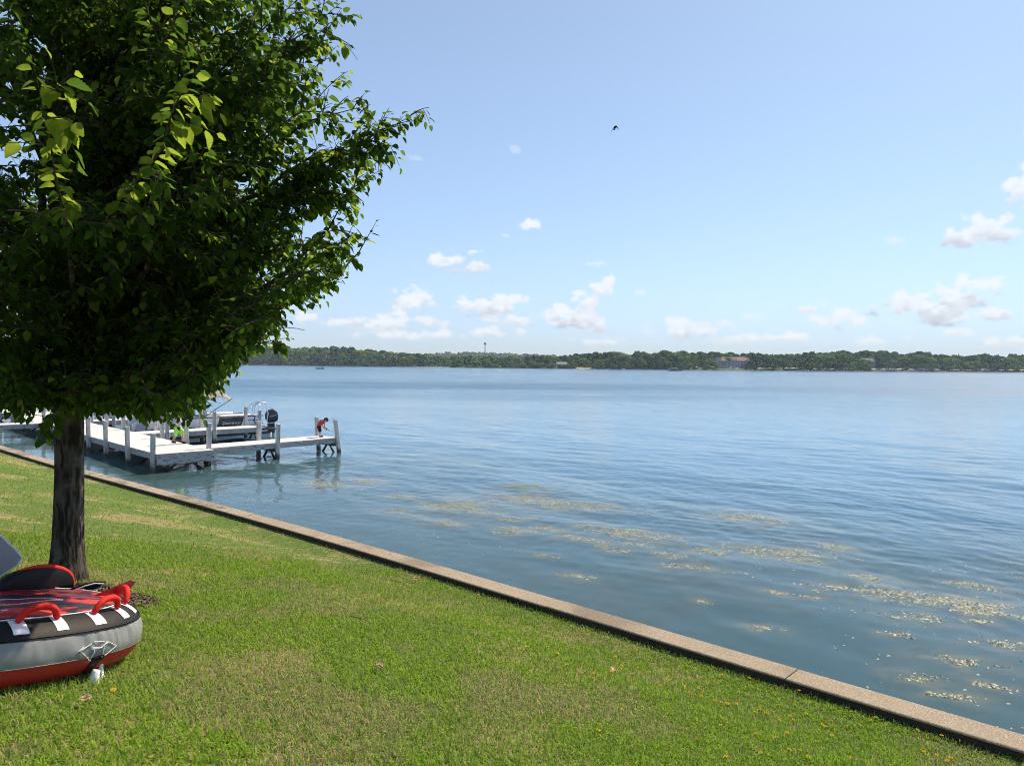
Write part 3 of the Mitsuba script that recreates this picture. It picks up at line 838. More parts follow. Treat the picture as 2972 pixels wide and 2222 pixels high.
for ring_, (n_, r_, h_) in enumerate(((15, 1.0, .12), (12, .72, .3), (8, .4, .42))):
    for k in range(n_):
        a = 2 * np.pi * (k + .5 * ring_) / n_
        d = A3(math.cos(a), math.sin(a), 0); s = A3(-math.sin(a), math.cos(a), 0)
        petals.append((np.array([d * .1, d * r_ * .7 + s * .15 + A3(0, 0, h_), d * r_ + A3(0, 0, h_ * .8), d * r_ * .7 - s * .15 + A3(0, 0, h_)]), np.array([[0, 1, 2], [0, 2, 3]])))
pet = cat(petals)
for x, y in DAND:
    key = number("dandelion")
    g = ground_z([[x, y]])[0]
    hgt = dn.uniform(.035, .06); R_ = dn.uniform(.013, .019)
    tilt = dn.normal(size=2) * .25
    lab(key, "small yellow dandelion flower open in the mown lawn", "dandelion", "dandelions scattered over the lawn")
    top = A3(x + tilt[0] * .02, y + tilt[1] * .02, g + hgt)
    Rm = frame(unit(A3(tilt[0], tilt[1], 1)), (1, 0, 0))
    add(key + "__flower_head", (pet[0] * R_ @ Rm.T + top, pet[1]), "petal")
    add(key + "__stem", tube([A3(x, y, g - .01), (A3(x, y, g) + top) / 2 + A3(.003, 0, 0), top], .0018, 5), "stalk", True)
paint("dry_leaf", (.36, .25, .16), .8, .2)
for k, (x, y, sz, txt) in enumerate([(-1.31, 10.2, .11, "curled tan dead leaf on the lawn just below the seawall, left of centre"), (-.99, 5.49, .10, "pale curled dead leaf on the dry patch right of the tube"), (.95, 6.58, .10, "reddish brown dead leaf beside a dandelion in mid lawn"), (-4.3, 9.89, .08, "dead leaf on the grass behind the tree trunk"), (1.39, 8.45, .12, "brown curled dead leaf lying against the foot of the seawall"), (-2.35, 4.0, .07, "brown dead leaf in the bottom left corner of the lawn")]):
    key = number("fallen_leaf")
    g = ground_z([[x, y]])[0] + .045
    vs, tri = T_HI
    w = vs[:, 1] * .6
    P = np.c_[vs[:, 0] - .5, w, 1.1 * np.abs(w) + .35 * (vs[:, 0] - .5) ** 2 + .04 * np.sin(vs[:, 0] * 11 + k)] * sz
    a = k * 1.9 + .4
    Rz = np.array([[math.cos(a), -math.sin(a), 0], [math.sin(a), math.cos(a), 0], [0, 0, 1]])
    add(key, (P @ Rz.T + A3(x, y, g), tri), "dry_leaf", True)
    lab(key, txt, "leaf")
paint("stick_wood", (.22, .17, .13), .9, .1)
for (x0, y0, x1, y1, txt) in [(-1.66, 9.95, -1.42, 9.85, "thin fallen stick in the grass near the seawall"), (-1.55, 7.05, -1.32, 6.9, "short dark stick lying on the lawn above the dry patch")]:
    key = number("stick")
    P = spline([(x0, y0, 0), ((x0 + x1) / 2 + .02, (y0 + y1) / 2 + .03, 0), (x1, y1, 0)], 7)
    P[:, 2] = ground_z(P[:, :2]) + .045
    add(key, tube(P, [.006, .006, .005, .005, .004, .004, .003], 6), "stick_wood", True)
    lab(key, txt, "stick")

# ---------------------------------------------------------------- the towable tube
lab("towable_tube", "red, black and silver inflatable towable tube with red grab handles on the lawn", "towable tube")
TUBE_C = TUBE_C + A3(-.12, -.02, 0); TC = A3(*TUBE_C); TC[2] = ground_z(TC[None, :2])[0]
gn = unit(A3(.687 * .21, .727 * .21, 1.0))              # the lawn's slope carries it
tu = unit(AX_T - gn * (AX_T @ gn)); tv = np.cross(gn, tu) * -1     # long axis, towards the camera's right
HL, HW, TR = 1.14, 0.57, 0.205                           # half length and width of the tube's core line, tube radius
TCc = TC + gn * (TR * 0.93)


def outline(t, hl, hw, e=2.45):
    c, s = np.cos(t), np.sin(t)
    return np.sign(c) * np.abs(c) ** (2 / e) * hl, np.sign(s) * np.abs(s) ** (2 / e) * hw


def oval(t, phi, extra=0.0):
    """A point of the tube: t round the oval, phi round its section (0 outward, 90 deg up)."""
    core_l, core_w = HL - .20, HW - .17
    x, y = outline(t, core_l, core_w)
    x1, y1 = outline(t + 1e-3, core_l, core_w)
    nx, ny = (y1 - y), -(x1 - x)
    L = np.hypot(nx, ny) + 1e-12
    nx, ny = nx / L, ny / L
    r = TR + extra
    rx = r * np.cos(phi)
    return TCc + (x + nx * rx)[..., None] * tu + (y + ny * rx)[..., None] * tv + (r * 0.93 * np.sin(phi))[..., None] * gn


NT = 320
tg = np.linspace(0, 2 * np.pi, NT + 1)
def band(ph0, ph1, n=10, extra=0.0, wrinkle=0.0):
    ph = np.radians(np.linspace(ph0, ph1, n))
    Tg, Ph = np.meshgrid(tg, ph, indexing="ij")
    ex = np.full(Tg.shape, extra)
    if wrinkle:
        m = np.sin((Ph - ph[0]) / (ph[-1] - ph[0]) * np.pi)
        q = np.stack([np.cos(Tg) * 30, np.sin(Tg) * 30, Ph * .6], -1)
        pk = np.clip((meshkit.fbm(q * 1.0, 3, 4) - .45) * 3, 0, 1)
        fine = meshkit.fbm(np.stack([np.cos(Tg) * 70, np.sin(Tg) * 70, Ph * .8], -1), 2, 9)
        ex = ex + wrinkle * (m ** .5) * (-.6 * pk * (fine - .3) + .5 * (meshkit.fbm(q * .25, 2, 7) - .5))
        pl = meshkit.noise(np.stack([np.cos(Tg) * 55, np.sin(Tg) * 55, Ph * .3], -1), 14)
        ex = ex - .020 * np.clip((pl - .45) * 3, 0, 1) * m * np.clip((Ph - ph[0]) / (ph[-1] - ph[0]), 0, 1) * np.clip((meshkit.noise(np.stack([np.cos(Tg) * 6, np.sin(Tg) * 6, Ph * 0], -1), 15) - .25) * 2, 0, 1)
    return grid_mesh(oval(Tg, Ph, ex))


def band_part(name, mesh, bsdf, label=None):
    v, f = mesh
    key = part("towable_tube", name)
    c = TCc
    fn = np.cross(v[f[:, 1]] - v[f[:, 0]], v[f[:, 2]] - v[f[:, 0]])
    if (fn * (v[f].mean(1) - c)).sum() < 0: f = f[:, ::-1]
    add(key, (v, f), bsdf, True)
    if label: labels[key] = {"label": label}
    return key


def b_weave(p, n, uv): return 0.0006 * noise(p.x * 260, p.y * 260, p.z * 260) + .003 * fbm(p.x * 9, p.y * 9, p.z * 9, 3)
def fabric(key, color, rough, spec):
    scene[key] = {"type": "twosided", "bsdf": {"type": "bumpmap", "scale": 1.0, "arbitrary": proc(b_weave, 1e-3), "bsdf": {"type": "principled", "base_color": color if isinstance(color, dict) else rgb(*color), "roughness": rough, "specular": spec}}}
def c_silver(p, n, uv):
    return mix((.17, .177, .177), (.24, .25, .25), fbm(p.x * 6, p.y * 6, p.z * 10, 3))
fabric("silver_vinyl", proc(c_silver), .36, .55)
fabric("red_vinyl", (.42, .018, .022), .42, .5)
fabric("black_vinyl", (.010, .010, .012), .6, .22)
fabric("red_foam", (.62, .018, .014), .75, .3)
fabric("white_vinyl", (.66, .66, .68), .4, .5)
paint("black_webbing", (.015, .015, .016), .7, .3)
paint("white_thread", (.78, .79, .80), .6, .3)
paint("white_plastic", (.82, .82, .82), .25, .5)
band_part("side_band", band(-10, 37, 20, 0, .020), "silver_vinyl", "wrinkled silver grey side band")
band_part("bottom", band(-92, -9.3, 12), "red_vinyl", "red underside")
band_part("shoulder", band(37.3, 84, 12), "black_vinyl", "black upper panel")


# the printed top: dark flames and white outlines on red, flat in the fabric
def c_flame(p, n, uv):
    dx, dy = p.x - TCc[0], p.y - TCc[1]
    u = dx * tu[0] + dy * tu[1]
    w = dx * tv[0] + dy * tv[1]
    f1 = fbm(u * 4.0 + 3.0, w * 15.0, 1.0, 4)
    streak = smoothstep(0.47, 0.55, f1)
    f2 = fbm(u * 6.0, w * 30.0, 7.0, 3)
    red = mix((.13, .006, .012), (.40, .012, .018), smoothstep(.40, .62, f2))
    c = mix(red, (.012, .012, .016), streak)
    hot = smoothstep(.44, .56, fbm(u * 5.0, w * 12.0, 3.0, 3)) * smoothstep(.12, .30, w + .35 * smoothstep(.55, .95, u) + .08 * noise(u * 5, w * 5, 0.0))
    c = mix(c, (.62, .03, .02), hot)
    # long pointed white outlines
    def spear(u0, u1, w0, half):
        t = dr.clip((u - u0) / (u1 - u0), 0, 1)
        h = half * dr.sqrt(dr.maximum(1 - t, 0)) * (0.55 + 0.45 * smoothstep(0.0, 0.3, t))
        d = dr.abs(dr.abs(w - w0 - 0.05 * t) - h)
        inside = (u > u0) & (u < u1 + .01)
        return dr.select(inside & (d < 0.006), mi.Float(1), mi.Float(0))
    line = dr.maximum(spear(-1.0, .62, .02, .15), spear(-.9, .15, .0, .055))
    line = dr.maximum(line, dr.select((dr.abs(w - .24 - .015 * dr.sin(u * 9)) < .008) & (noise(u * 9, 0.0, 4.0) > .62), mi.Float(1), mi.Float(0)))
    return mix(c, (.62, .66, .72), line)


scene["flame_print"] = {"type": "twosided", "bsdf": {"type": "principled", "base_color": proc(c_flame), "roughness": .5, "specular": .45}}
nr_ = 14
rr_ = np.linspace(0, 1, nr_)
Tg, Rg = np.meshgrid(tg, rr_, indexing="ij")
edge_p = oval(tg, np.radians(np.full(len(tg), 84.5)))
rel_ = (edge_p - TCc)[:, None] * Rg[..., None]
relu, relv = rel_ @ tu, rel_ @ tv
lift = (TR * .93 * 1.0) + .018 * np.sin(Rg * np.pi) - .004 * np.cos(relu * 20) * np.sin(relv * 15)
top_v = TCc + relu[..., None] * tu + relv[..., None] * tv + (lift * np.where(Rg > .98, .985, 1))[..., None] * gn
band_part("deck_panel", grid_mesh(top_v), "flame_print", "flat top printed with red and black flames and white outlines")
# piping seams
for ph, r_, mat in ((37, .006, "black_vinyl"), (34.3, .003, "black_vinyl"), (84, .004, "white_thread"), (-9.6, .0013, "silver_vinyl")):
    band_part("piping", tube(oval(tg[:-1], np.radians(np.full(NT, ph)), .003), r_, 6, closed=True), mat)


def t_of(u, w):
    """The oval's parameter nearest a place (u, w) on its outline."""
    q = oval(tg, np.radians(np.full(len(tg), 60.0)))
    d = (q - TCc)
    return tg[np.argmin((d @ tu - u) ** 2 + (d @ tv - w) ** 2)]


HANDLES = [(-.45, .62), (.31, .58), (.78, .44), (1.02, .12)]
for hu, hw_ in HANDLES:
    t0 = t_of(hu, hw_)
    dt = .20 if abs(hw_) > .3 else .32
    def arc_t(len_):     # parameter step that goes that far along the oval
        a_ = oval(np.array([t0]), np.radians(np.array([60.])))[0]; b_ = oval(np.array([t0 + .02]), np.radians(np.array([60.])))[0]
        return len_ * .02 / max(np.linalg.norm(b_ - a_), 1e-4)
    e0, e1 = t0 - arc_t(.115), t0 + arc_t(.115)
    pe = [oval(np.array([e]), np.radians(np.array([72.])), .004)[0] for e in (e0, t0, e1)]
    up_ = unit(gn * .9 + (pe[1] - TCc - gn * ((pe[1] - TCc) @ gn)) * .15)
    path = spline([pe[0], pe[0] * .86 + pe[2] * .14 + up_ * .06, pe[1] * .0 + (pe[0] + pe[2]) / 2 + up_ * .085, pe[2] * .86 + pe[0] * .14 + up_ * .06, pe[2]], 17)
    rad = np.interp(np.linspace(0, 1, 17), [0, .06, .5, .94, 1], [.013, .019, .021, .019, .013]) * (1 + .05 * np.sin(np.arange(17) * 2.2))
    hk = band_part("handle", tube(path, rad, 12), "red_foam", "padded red grab handle")
    for e in (e0, e1):
        tt_ = np.linspace(e - arc_t(.038), e + arc_t(.038), 5)
        ph_ = np.radians(np.linspace(46, 80, 9))
        Tq, Pq = np.meshgrid(tt_, ph_, indexing="ij")
        band_part("handle_patch", grid_mesh(oval(Tq, Pq, .0035)), "white_vinyl")
# backrest with red roll, and the loose flap
bu, bw = .60, -.34
bc = TCc + tu * bu + tv * bw + gn * (TR * .9)
th = np.linspace(0, np.pi, 25)
bo = np.c_[np.cos(th) * .27, np.sin(th) ** .8 * .15]
fwd = unit(tu * .86 - tv * .2)
v, f = extrude(bo, fwd, gn, bc, np.cross(fwd, gn) * .06)
band_part("backrest", (v, f), "black_vinyl", "black half round backrest")
rp = np.array([bc + fwd * a_ + gn * b_ for a_, b_ in bo[:17] * 1.02]) + np.cross(fwd, gn) * .02
band_part("backrest_trim", tube(rp, np.interp(np.arange(17), [0, 10, 16], [.026, .02, .006]), 10), "red_foam", "red padded edge of the backrest")
fp = TCc + tu * .93 + tv * -.26 + gn * (TR * .93 + .012)
fo = np.array([(-.22, -.03), (.02, -.045), (.10, -.02), (.11, .03), (.03, .055), (-.05, .04)])
fu, fw = unit(tu + gn * .12), unit(tv * .4 + gn * .55)
v, f = extrude(fo, fu, fw, fp, np.cross(fu, fw) * .012)
band_part("loose_flap", (v, f), "black_vinyl", "loose black flap with white edge line")
fl_ = np.array([fp + fu * a_ + fw * b_ for a_, b_ in fo * .86]) + np.cross(fu, fw) * .014
nrm_ = np.cross(fu, fw)
if nrm_ @ (EYE - fp) < 0: fl_ = fl_ - nrm_ * .016
band_part("flap_line", tube(fl_, .005, 6, closed=True), "white_thread")
fp2 = TCc + tu * 1.02 + tv * -.02 + gn * (TR * .9)
v, f = extrude(np.array([(-.18, 0), (.04, .01), (.10, .10), (.06, .11)]), unit(tu * .9 + tv * .1), gn, fp2, tv * .012)
band_part("loose_flap", (v, f), "red_vinyl", "small dark red flap at the far end")
# tow strap, white hook and stitched web pattern on the near side
t0 = t_of(.62, .5)
ph_ = np.radians(np.linspace(-12, -74, 9))
stp = np.stack([oval(np.linspace(t0 - .035, t0 + .035, 4), np.full(4, p_), .010) for p_ in ph_])
band_part("tow_strap", grid_mesh(np.vstack([stp])), "black_webbing", "black tow strap")
low = oval(np.array([t0]), np.radians(np.array([-62.])), .03)[0]
outv = unit(oval(np.array([t0]), np.array([0.]))[0] - TCc); alongv = unit(np.cross(gn, outv))
band_part("strap_ring", tube(spline([oval(np.array([t0 + .05 * math.cos(a_)]), np.radians(np.array([-12. + 5 * math.sin(a_)])), .014)[0] for a_ in np.linspace(0, 2 * np.pi, 14)[:-1]], 20, True), .006, 6, closed=True), "black_webbing")
hb = low + outv * .09 + gn * .02
hook = spline([hb - alongv * .055 + gn * .06 + outv * 0, hb - alongv * .07 + gn * .01, hb - alongv * .035 - gn * .055 + outv * .02, hb + alongv * .01 - gn * .07 + outv * .04, hb + alongv * .05 - gn * .02 + outv * .02, hb + alongv * .06 + gn * .05, hb + alongv * .045 + gn * .075], 24)
band_part("tow_hook", tube(hook, np.interp(np.arange(24), [0, 3, 8, 14, 23], [.022, .028, .027, .018, .012]), 10), "white_plastic", "white plastic tow hook")
xs_ = [(-.13, 5), (-.04, -14), (.02, -14), (.0, -15)]
lines = [[(-.13, 2), (-.035, -15), (.045, -15), (.12, 6), (.06, 14)], [(-.13, 2), (-.06, 12), (.0, 4), (.05, 6)], [(-.035, -15), (-.03, 8), (-.05, 14)], [(.045, -15), (.03, 0), (.06, 16)], [(-.03, 15), (.04, 17)], [(.10, 12), (.13, 5)], [(-.02, 4), (.05, 8)], [(-.04, -17), (.05, -17)]]
for L_ in lines:
    pp = np.array(L_, float)
    q = np.concatenate([np.linspace(pp[i], pp[i + 1], 7)[:-1] for i in range(len(pp) - 1)] + [pp[-1:]])
    pts = oval(t0 + q[:, 0] * 1.25, np.radians(q[:, 1]), np.full(len(q), .005))
    band_part("stitching", tube(pts, .0024, 5), "white_thread")

# ---------------------------------------------------------------- grey canvas at the left edge
lab("canvas_chair", "corner of a grey canvas chair with pale piped edge behind the tube", "chair")
fabric("grey_canvas", (.34, .32, .36), .85, .2)
fabric("tan_canvas", (.33, .28, .26), .85, .2)
Q = lambda x, z, y=5.45: A3(x - .06, y, z - .05)
ed = spline([Q(-4.35, 3.15, 5.3), Q(-3.98, 2.95, 5.4), Q(-3.70, 2.62, 5.5), Q(-3.66, 2.54, 5.52), Q(-3.72, 2.47, 5.5), Q(-3.95, 2.33, 5.4), Q(-4.4, 2.16, 5.25)], 30)
inner = np.linspace(A3(-4.6, 5.2, 3.0), A3(-4.6, 5.15, 2.3), 30)
G = np.array([inner * (1 - s) + ed * s + A3(0, -.05 * math.sin(s * 3.1), 0) for s in np.linspace(0, 1, 9)])
v, f = grid_mesh(G)
sh = np.vstack([v, v + A3(.004, .012, 0)])
add("canvas_chair__back_panel", (sh, np.vstack([f, f[:, ::-1] + len(v)])), "grey_canvas", True)
add("canvas_chair__piping", tube(ed + A3(0, .004, 0), .008, 8), "white_vinyl", True)
G2 = np.array([np.linspace(A3(-4.6, 5.0, 2.45), A3(-4.02, 5.27, 2.42), 8) * (1 - s) + np.linspace(A3(-4.6, 5.0, 2.2), A3(-3.93, 5.33, 2.325), 8) * s for s in np.linspace(0, 1, 5)])
v, f = grid_mesh(G2)
sh = np.vstack([v, v + A3(.004, .012, 0)])
add("canvas_chair__seat_panel", (sh, np.vstack([f, f[:, ::-1] + len(v)])), "tan_canvas", True)
paint("dark_metal", (.03, .03, .033), .4, .5)
for a_, b_ in ((A3(-4.6, 5.2, 3.0), A3(-4.75, 5.6, 2.05)), (A3(-4.6, 5.15, 2.3), A3(-4.8, 4.9, 2.2))):
    b_[2] = ground_z([[b_[0], b_[1]]])[0]
    add(part("canvas_chair", "leg"), tube([a_, (a_ + b_) / 2, b_], .011, 8), "dark_metal", True)

# ---------------------------------------------------------------- the dock
lab("dock", "white painted wooden dock with square posts reaching out past the pontoon boat", "dock")
DA = A3(-12.72, 26.11, 0); E1 = unit(A3(.714, .70, 0)); E2 = unit(A3(-.70, .714, 0))
DZ = .68
D = lambda a, b, z=DZ: DA + E1 * a + E2 * b + A3(0, 0, z)
kr = np.random.default_rng(77)


def deck_run(p, along, across, length, width, section=2.45, fascia=.2):
    """Deck sections of cross boards between gaps, with fascia boards down both sides; p is the near corner at deck level."""
    n = max(1, int(round(length / section))); sl = length / n
    R = np.stack([along, across, A3(0, 0, 1)], 1)
    for k in range(n):
        ms = []
        m = int(sl / .143)
        w = sl / m
        for j in range(m):
            c = p + along * (k * sl + (j + .5) * w) + across * (width / 2) + A3(0, 0, -.02 + kr.uniform(-.003, .003))
            ms.append(rbox(c, (w - .008, width + kr.uniform(-.01, .01), .04), R, .004))
        key = part("dock", "deck_boards")
        add(key, cat(ms), "white_boards"); labels[key] = {"kind": "stuff"}
        for s in (0, 1):
            c = p + along * ((k + .5) * sl) + across * (.022 if s == 0 else width - .022) + A3(0, 0, -.043 - fascia / 2)
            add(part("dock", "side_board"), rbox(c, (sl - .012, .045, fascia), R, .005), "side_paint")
        c = p + along * ((k + .5) * sl) + across * width / 2 + A3(0, 0, -.043 - .09)
        add(part("dock", "joist"), box(c, (sl, .05, .16), R), "old_wood")


def bent(p, along, across, width, h0=.95, h1=.95, lean=(0, 0), cap=True, posts=(1, 1)):
    """A cross frame: two posts, a cross beam under the deck and two dark diagonal braces."""
    for s, hh in ((0, h0), (1, h1)):
        if not posts[s]: continue
        q = p + across * (-.085 if s == 0 else width + .085)
        tilt = A3(kr.normal() * .02 + lean[0], kr.normal() * .012 + lean[1], 0)
        top = q + A3(0, 0, hh) + tilt * hh; bot = q + A3(0, 0, -DZ - 1.4) - tilt * 2
        d = unit(top - bot); R = frame(d, along)
        m = rbox((top + bot) / 2, (.150, .150, np.linalg.norm(top - bot)), R, .014)
        add(part("dock", "post"), m, "post_paint")
    add(part("dock", "cross_beam"), box(p + across * width / 2 + A3(0, 0, -.30), (.05, width + .14, .17), np.stack([along, across, A3(0, 0, 1)], 1)), "old_wood")
    for s in (0, 1):
        a = p + across * (.02 if s == 0 else width - .02) + A3(0, 0, -.95)
        b = p + across * (width * (.42 if s == 0 else .58)) + A3(0, 0, -.34)
        add(part("dock", "brace"), bar(a + along * .05, b + along * .05, .05, .09), "old_wood")


WW = 2.05                                                # main walkway, fingers, link to the shore
deck_run(D(0, 0), E2, E1, 31.0, WW)
FD = unit(E1 + E2 * .07); FC = unit(E2 - E1 * .07)
deck_run(D(WW + .01, .62), FD, FC, 5.95, 1.35)
deck_run(D(WW + .01, 8.1), E1, E2, 5.75, 1.4)
deck_run(D(WW + .01, 17.2), E1, E2, 6.0, 1.3)
deck_run(D(WW + .01, 25.6), E1, E2, 6.0, 1.3)
deck_run(D(-.02, 18.6), -E1, -E2, 9.0, 1.25)
key = part("dock", "end_board")
add(key, rbox(D(1.02, -.03, DZ - .20), (2.05, .05, .40), np.stack([E1, E2, A3(0, 0, 1)], 1), .006), "side_paint")
for b_, h0, h1, ps in ((.12, .74, .78, (1, 0)), (2.9, .80, .9, (1, 1)), (5.7, .86, .9, (1, 1)), (8.2, .86, .9, (1, 0)), (11.0, .9, .95, (1, 1)), (13.6, .9, .92, (1, 1)), (16.3, .95, .92, (1, 1)), (21.2, .95, .95, (1, 1)), (24.0, .92, .95, (1, 1)), (27.5, .95, .95, (1, 1)), (30.6, .95, .95, (1, 1))):
    bent(D(0, b_), E2, E1, WW, h0, h1, posts=ps)
for s_, l0, l1, hs in ((.02, (.0, 0), (0, 0), (.98, .0)), (2.95, (.0, 0), (-.02, 0), (.78, .82)), (5.88, (-.10, .01), (-.045, .01), (.80, .84))):
    bent(D(WW, .62) + FD * s_, FD, FC, 1.35, hs[0], max(hs[1], .5), lean=l0, posts=(1, 1 if hs[1] else 0))
for s_, hs in ((1.1, (.92, .98)), (3.3, (.9, 1.0)), (5.6, (.88, .98))):
    bent(D(WW + s_, 8.1), E1, E2, 1.4, *hs)
for b_ in (17.2, 25.6):
    for s_ in (1.4, 3.6, 5.8):
        bent(D(WW + s_, b_), E1, E2, 1.3, .95, .95)
for s_ in (2.2, 5.0, 7.8):
    bent(D(-s_, 17.35), E1, E2, 1.25, .95, .95)
paint("blue_band", (.03, .08, .33), .5, .4)
pb = D(WW + .02, .62) - FC * .085
add("dock__blue_band", rbox(pb + A3(0, 0, .88), (.158, .158, .12), np.stack([FD, FC, A3(0, 0, 1)], 1), .012), "blue_band")
labels["dock__blue_band"] = {"label": "blue painted band at the top of the corner post"}

# ---------------------------------------------------------------- pontoon boats
paint("pontoon_metal", (.42, .43, .45), .38, .5, .75)
paint("boat_white", (.74, .75, .77), .3, .5, clearcoat=.5)
paint("boat_grey", (.46, .48, .50), .3, .5, clearcoat=.5)
paint("boat_black", (.014, .014, .016), .25, .5, clearcoat=.6)
paint("canvas_taupe", (.30, .27, .25), .85, .2)
paint("black_tube", (.012, .012, .013), .35, .5)
paint("chrome", (.75, .76, .78), .16, .5, 1.0)
paint("seat_vinyl", (.72, .72, .74), .5, .4)
paint("seat_dark", (.035, .035, .04), .5, .4)
paint("lettering_white", (.80, .80, .80), .5, .4)
paint("lettering_grey", (.30, .30, .31), .5, .4)


def pontoon_boat(key, o, ex, ey, L, W, colors, detail=True):
    """ex towards the stern, ey towards the near side; o is amidships on the water."""
    P = lambda x, y, z: o + ex * x + ey * y + A3(0, 0, z)
    R = np.stack([ex, ey, A3(0, 0, 1)], 1)
    if np.linalg.det(R) < 0: R = R @ np.diag([1, -1, 1])
    dk = .36 if detail else .62
    for s in (-1, 1):
        path = np.array([P(x, s * W * .33, dk - .44 + .25 * max(0, (-x / L * 2 - .72) / .28) ** 2) for x in np.linspace(-L / 2, L / 2 - .1, 20)])
        rad = np.interp(np.linspace(0, 1, 20), [0, .06, .14, 1], [.03, .2, .31, .31])
        add(part(key, "pontoon"), tube(path, rad, 16), "pontoon_metal", 40)
    add(key + "__deck", rbox(P(.1, 0, dk), (L - .1, W, .12), R, .02), "boat_black")
    x0, x1 = -L / 2 + .55, L / 2 - .75
    fz0, fz1 = dk + .09, dk + .09 + .66
    for s in (-1, 1):
        y = s * (W / 2 - .05)
        add(part(key, "side_panel"), rbox(P((x0 + x1) / 2, y, (fz0 + fz1) / 2), (x1 - x0, .03, fz1 - fz0 - .02), R, .008), "boat_white")
        add(part(key, "top_rail"), rbox(P((x0 + x1) / 2 + .05, y, fz1), (x1 - x0 + .1, .045, .045), R, .014), "boat_black")
        if detail:
            fo = y + s * .018
            ox = lambda a, b: (a, b)
            # dark lower curve, black sweep with the name, stripes aft
            cur = [(-1.9 + .0, 0)] + [(x, .20 + 0 * x) for x in np.linspace(-2.3, -.75, 4)][1:] + [(-.45, .17), (-.15, .10), (.05, .03), (.1, 0)]
            cur = [(x0 + .05, 0), (x0 + .05, .22)] + [(x, .225) for x in np.linspace(x0 + .4, -1.0, 5)] + [(-.72, .20), (-.45, .13), (-.25, .05), (-.15, 0)]
            v, f = extrude(cur, ex, A3(0, 0, 1), P(0, fo, fz0 + .005), ey * s * .008)
            add(part(key, "dark_curve"), (v, f), "boat_black")
            sw = [(.28, 0), (.47, .14), (.60, .34), (.66, .62), (1.98, .62), (1.94, .42), (1.82, .18), (1.68, 0)]
            v, f = extrude(sw, ex, A3(0, 0, 1), P(-.1, fo, fz0 + .01), ey * s * .010)
            add(part(key, "black_sweep"), (v, f), "boat_black")
            if s > 0:
                tm = meshkit.text_mesh("Bentley", .15, .004)
                tv_ = np.asarray(tm.vertices); tv_ = tv_ - [tv_[:, 0].mean(), 0, 0]
                tv_[:, 0] = tv_[:, 0] * 1.35 + tv_[:, 1] * .38
                V = P(1.19, fo + .011, fz0 + .27) + tv_[:, :1] * ex + tv_[:, 1:2] * A3(0, 0, 1) + tv_[:, 2:3] * ey
                add(key + "__lettering", (V, np.asarray(tm.faces)), "lettering_white")
                labels[key + "__lettering"] = {"label": "slanted white maker's lettering on the black sweep"}
            for zz in (.20, .44):
                add(part(key, "stripe"), rbox(P((1.9 + x1) / 2, fo + s * .004, fz0 + zz), (x1 - 1.95, .010, .035), R, .003), "boat_black")
            swp = spline([P(1.9, fo + s * .012, fz1 - .02), P(2.5, fo + s * .012, fz1 - .06), P(x1 - .45, fo + s * .012, fz0 + .42), P(x1 + .1, fo + s * .012, fz0 + .1), P(x1 + .35, fo + s * .012, fz0 - .05)], 16)
            add(part(key, "sweep_line"), tube(swp, .022, 6), "boat_black", True)
            add(part(key, "panel_post"), rbox(P(-1.15, fo + s * .004, (fz0 + fz1) / 2), (.10, .012, fz1 - fz0), R, .004), "boat_black")
            add(part(key, "panel_post"), rbox(P(x0 + .03, fo + s * .004, (fz0 + fz1) / 2), (.06, .012, fz1 - fz0), R, .004), "boat_black")
    # seats, helm
    for (xa, xb, ya, yb) in ((.6, 2.35, W / 2 - .62, W / 2 - .12), (.6, 2.35, -W / 2 + .12, -W / 2 + .62), (-L / 2 + .7, -1.3, -W / 2 + .12, -W / 2 + .62)):
        add(part(key, "bench"), rbox(P((xa + xb) / 2, (ya + yb) / 2, dk + .30), (xb - xa, yb - ya, .48), R, .06), "seat_vinyl", 40)
        add(part(key, "bench_back"), rbox(P((xa + xb) / 2, (yb - .08) if ya > 0 else (ya + .08), fz1 + .02), (xb - xa, .16, .20), R, .06), "seat_vinyl", 40)
    add(part(key, "bench"), rbox(P(x1 - .45, 0, dk + .36), (.85, W - .5, .46), R, .08), "seat_vinyl", 40)
    if detail:
        add(key + "__captain_seat", rbox(P(.12, .35, dk + .86), (.20, .50, .62), R, .07), "seat_vinyl", 40)
        add(key + "__head_rest", rbox(P(.16, .35, dk + 1.26), (.17, .30, .24), R, .07), "seat_dark", 40)
        add(key + "__helm", rbox(P(-1.0, .5, dk + .62), (.55, .8, 1.0), R, .08), "boat_black", 40)
        scr = np.array([[P(-1.25 + .16 * h_, .5 + w_, dk + 1.1 + .36 * h_) for w_ in (-.36, .36)] for h_ in (0, 1)])
        add(key + "__windscreen", grid_mesh(scr), {"type": "thindielectric"})
    # bimini
    bz = dk + 1.98
    b0, b1 = (-2.35, 1.30) if detail else (-2.0, 1.6)
    ns, mc = 15, 9
    G = np.zeros((ns, mc, 3))
    for i, t in enumerate(np.linspace(0, 1, ns)):
        x = b0 + (b1 - b0) * t
        sag = .05 * math.cos(t * 2 * math.pi * 3) * .3
        endd = .26 * (max(0, (t - .86) / .14) ** 2 + max(0, (.12 - t) / .12) ** 2)
        for j, s in enumerate(np.linspace(-1, 1, mc)):
            G[i, j] = P(x, s * (W / 2 - .08), bz + .16 * (1 - abs(s) ** 2.6) - .22 * abs(s) ** 6 + .05 * math.exp(-((t - .78) / .13) ** 2) - sag - endd)
    v, f = grid_mesh(G)
    add(key + "__canopy", (np.vstack([v, v - A3(0, 0, .02)]), np.vstack([f, f[:, ::-1] + len(v)])), "canvas_taupe", True)
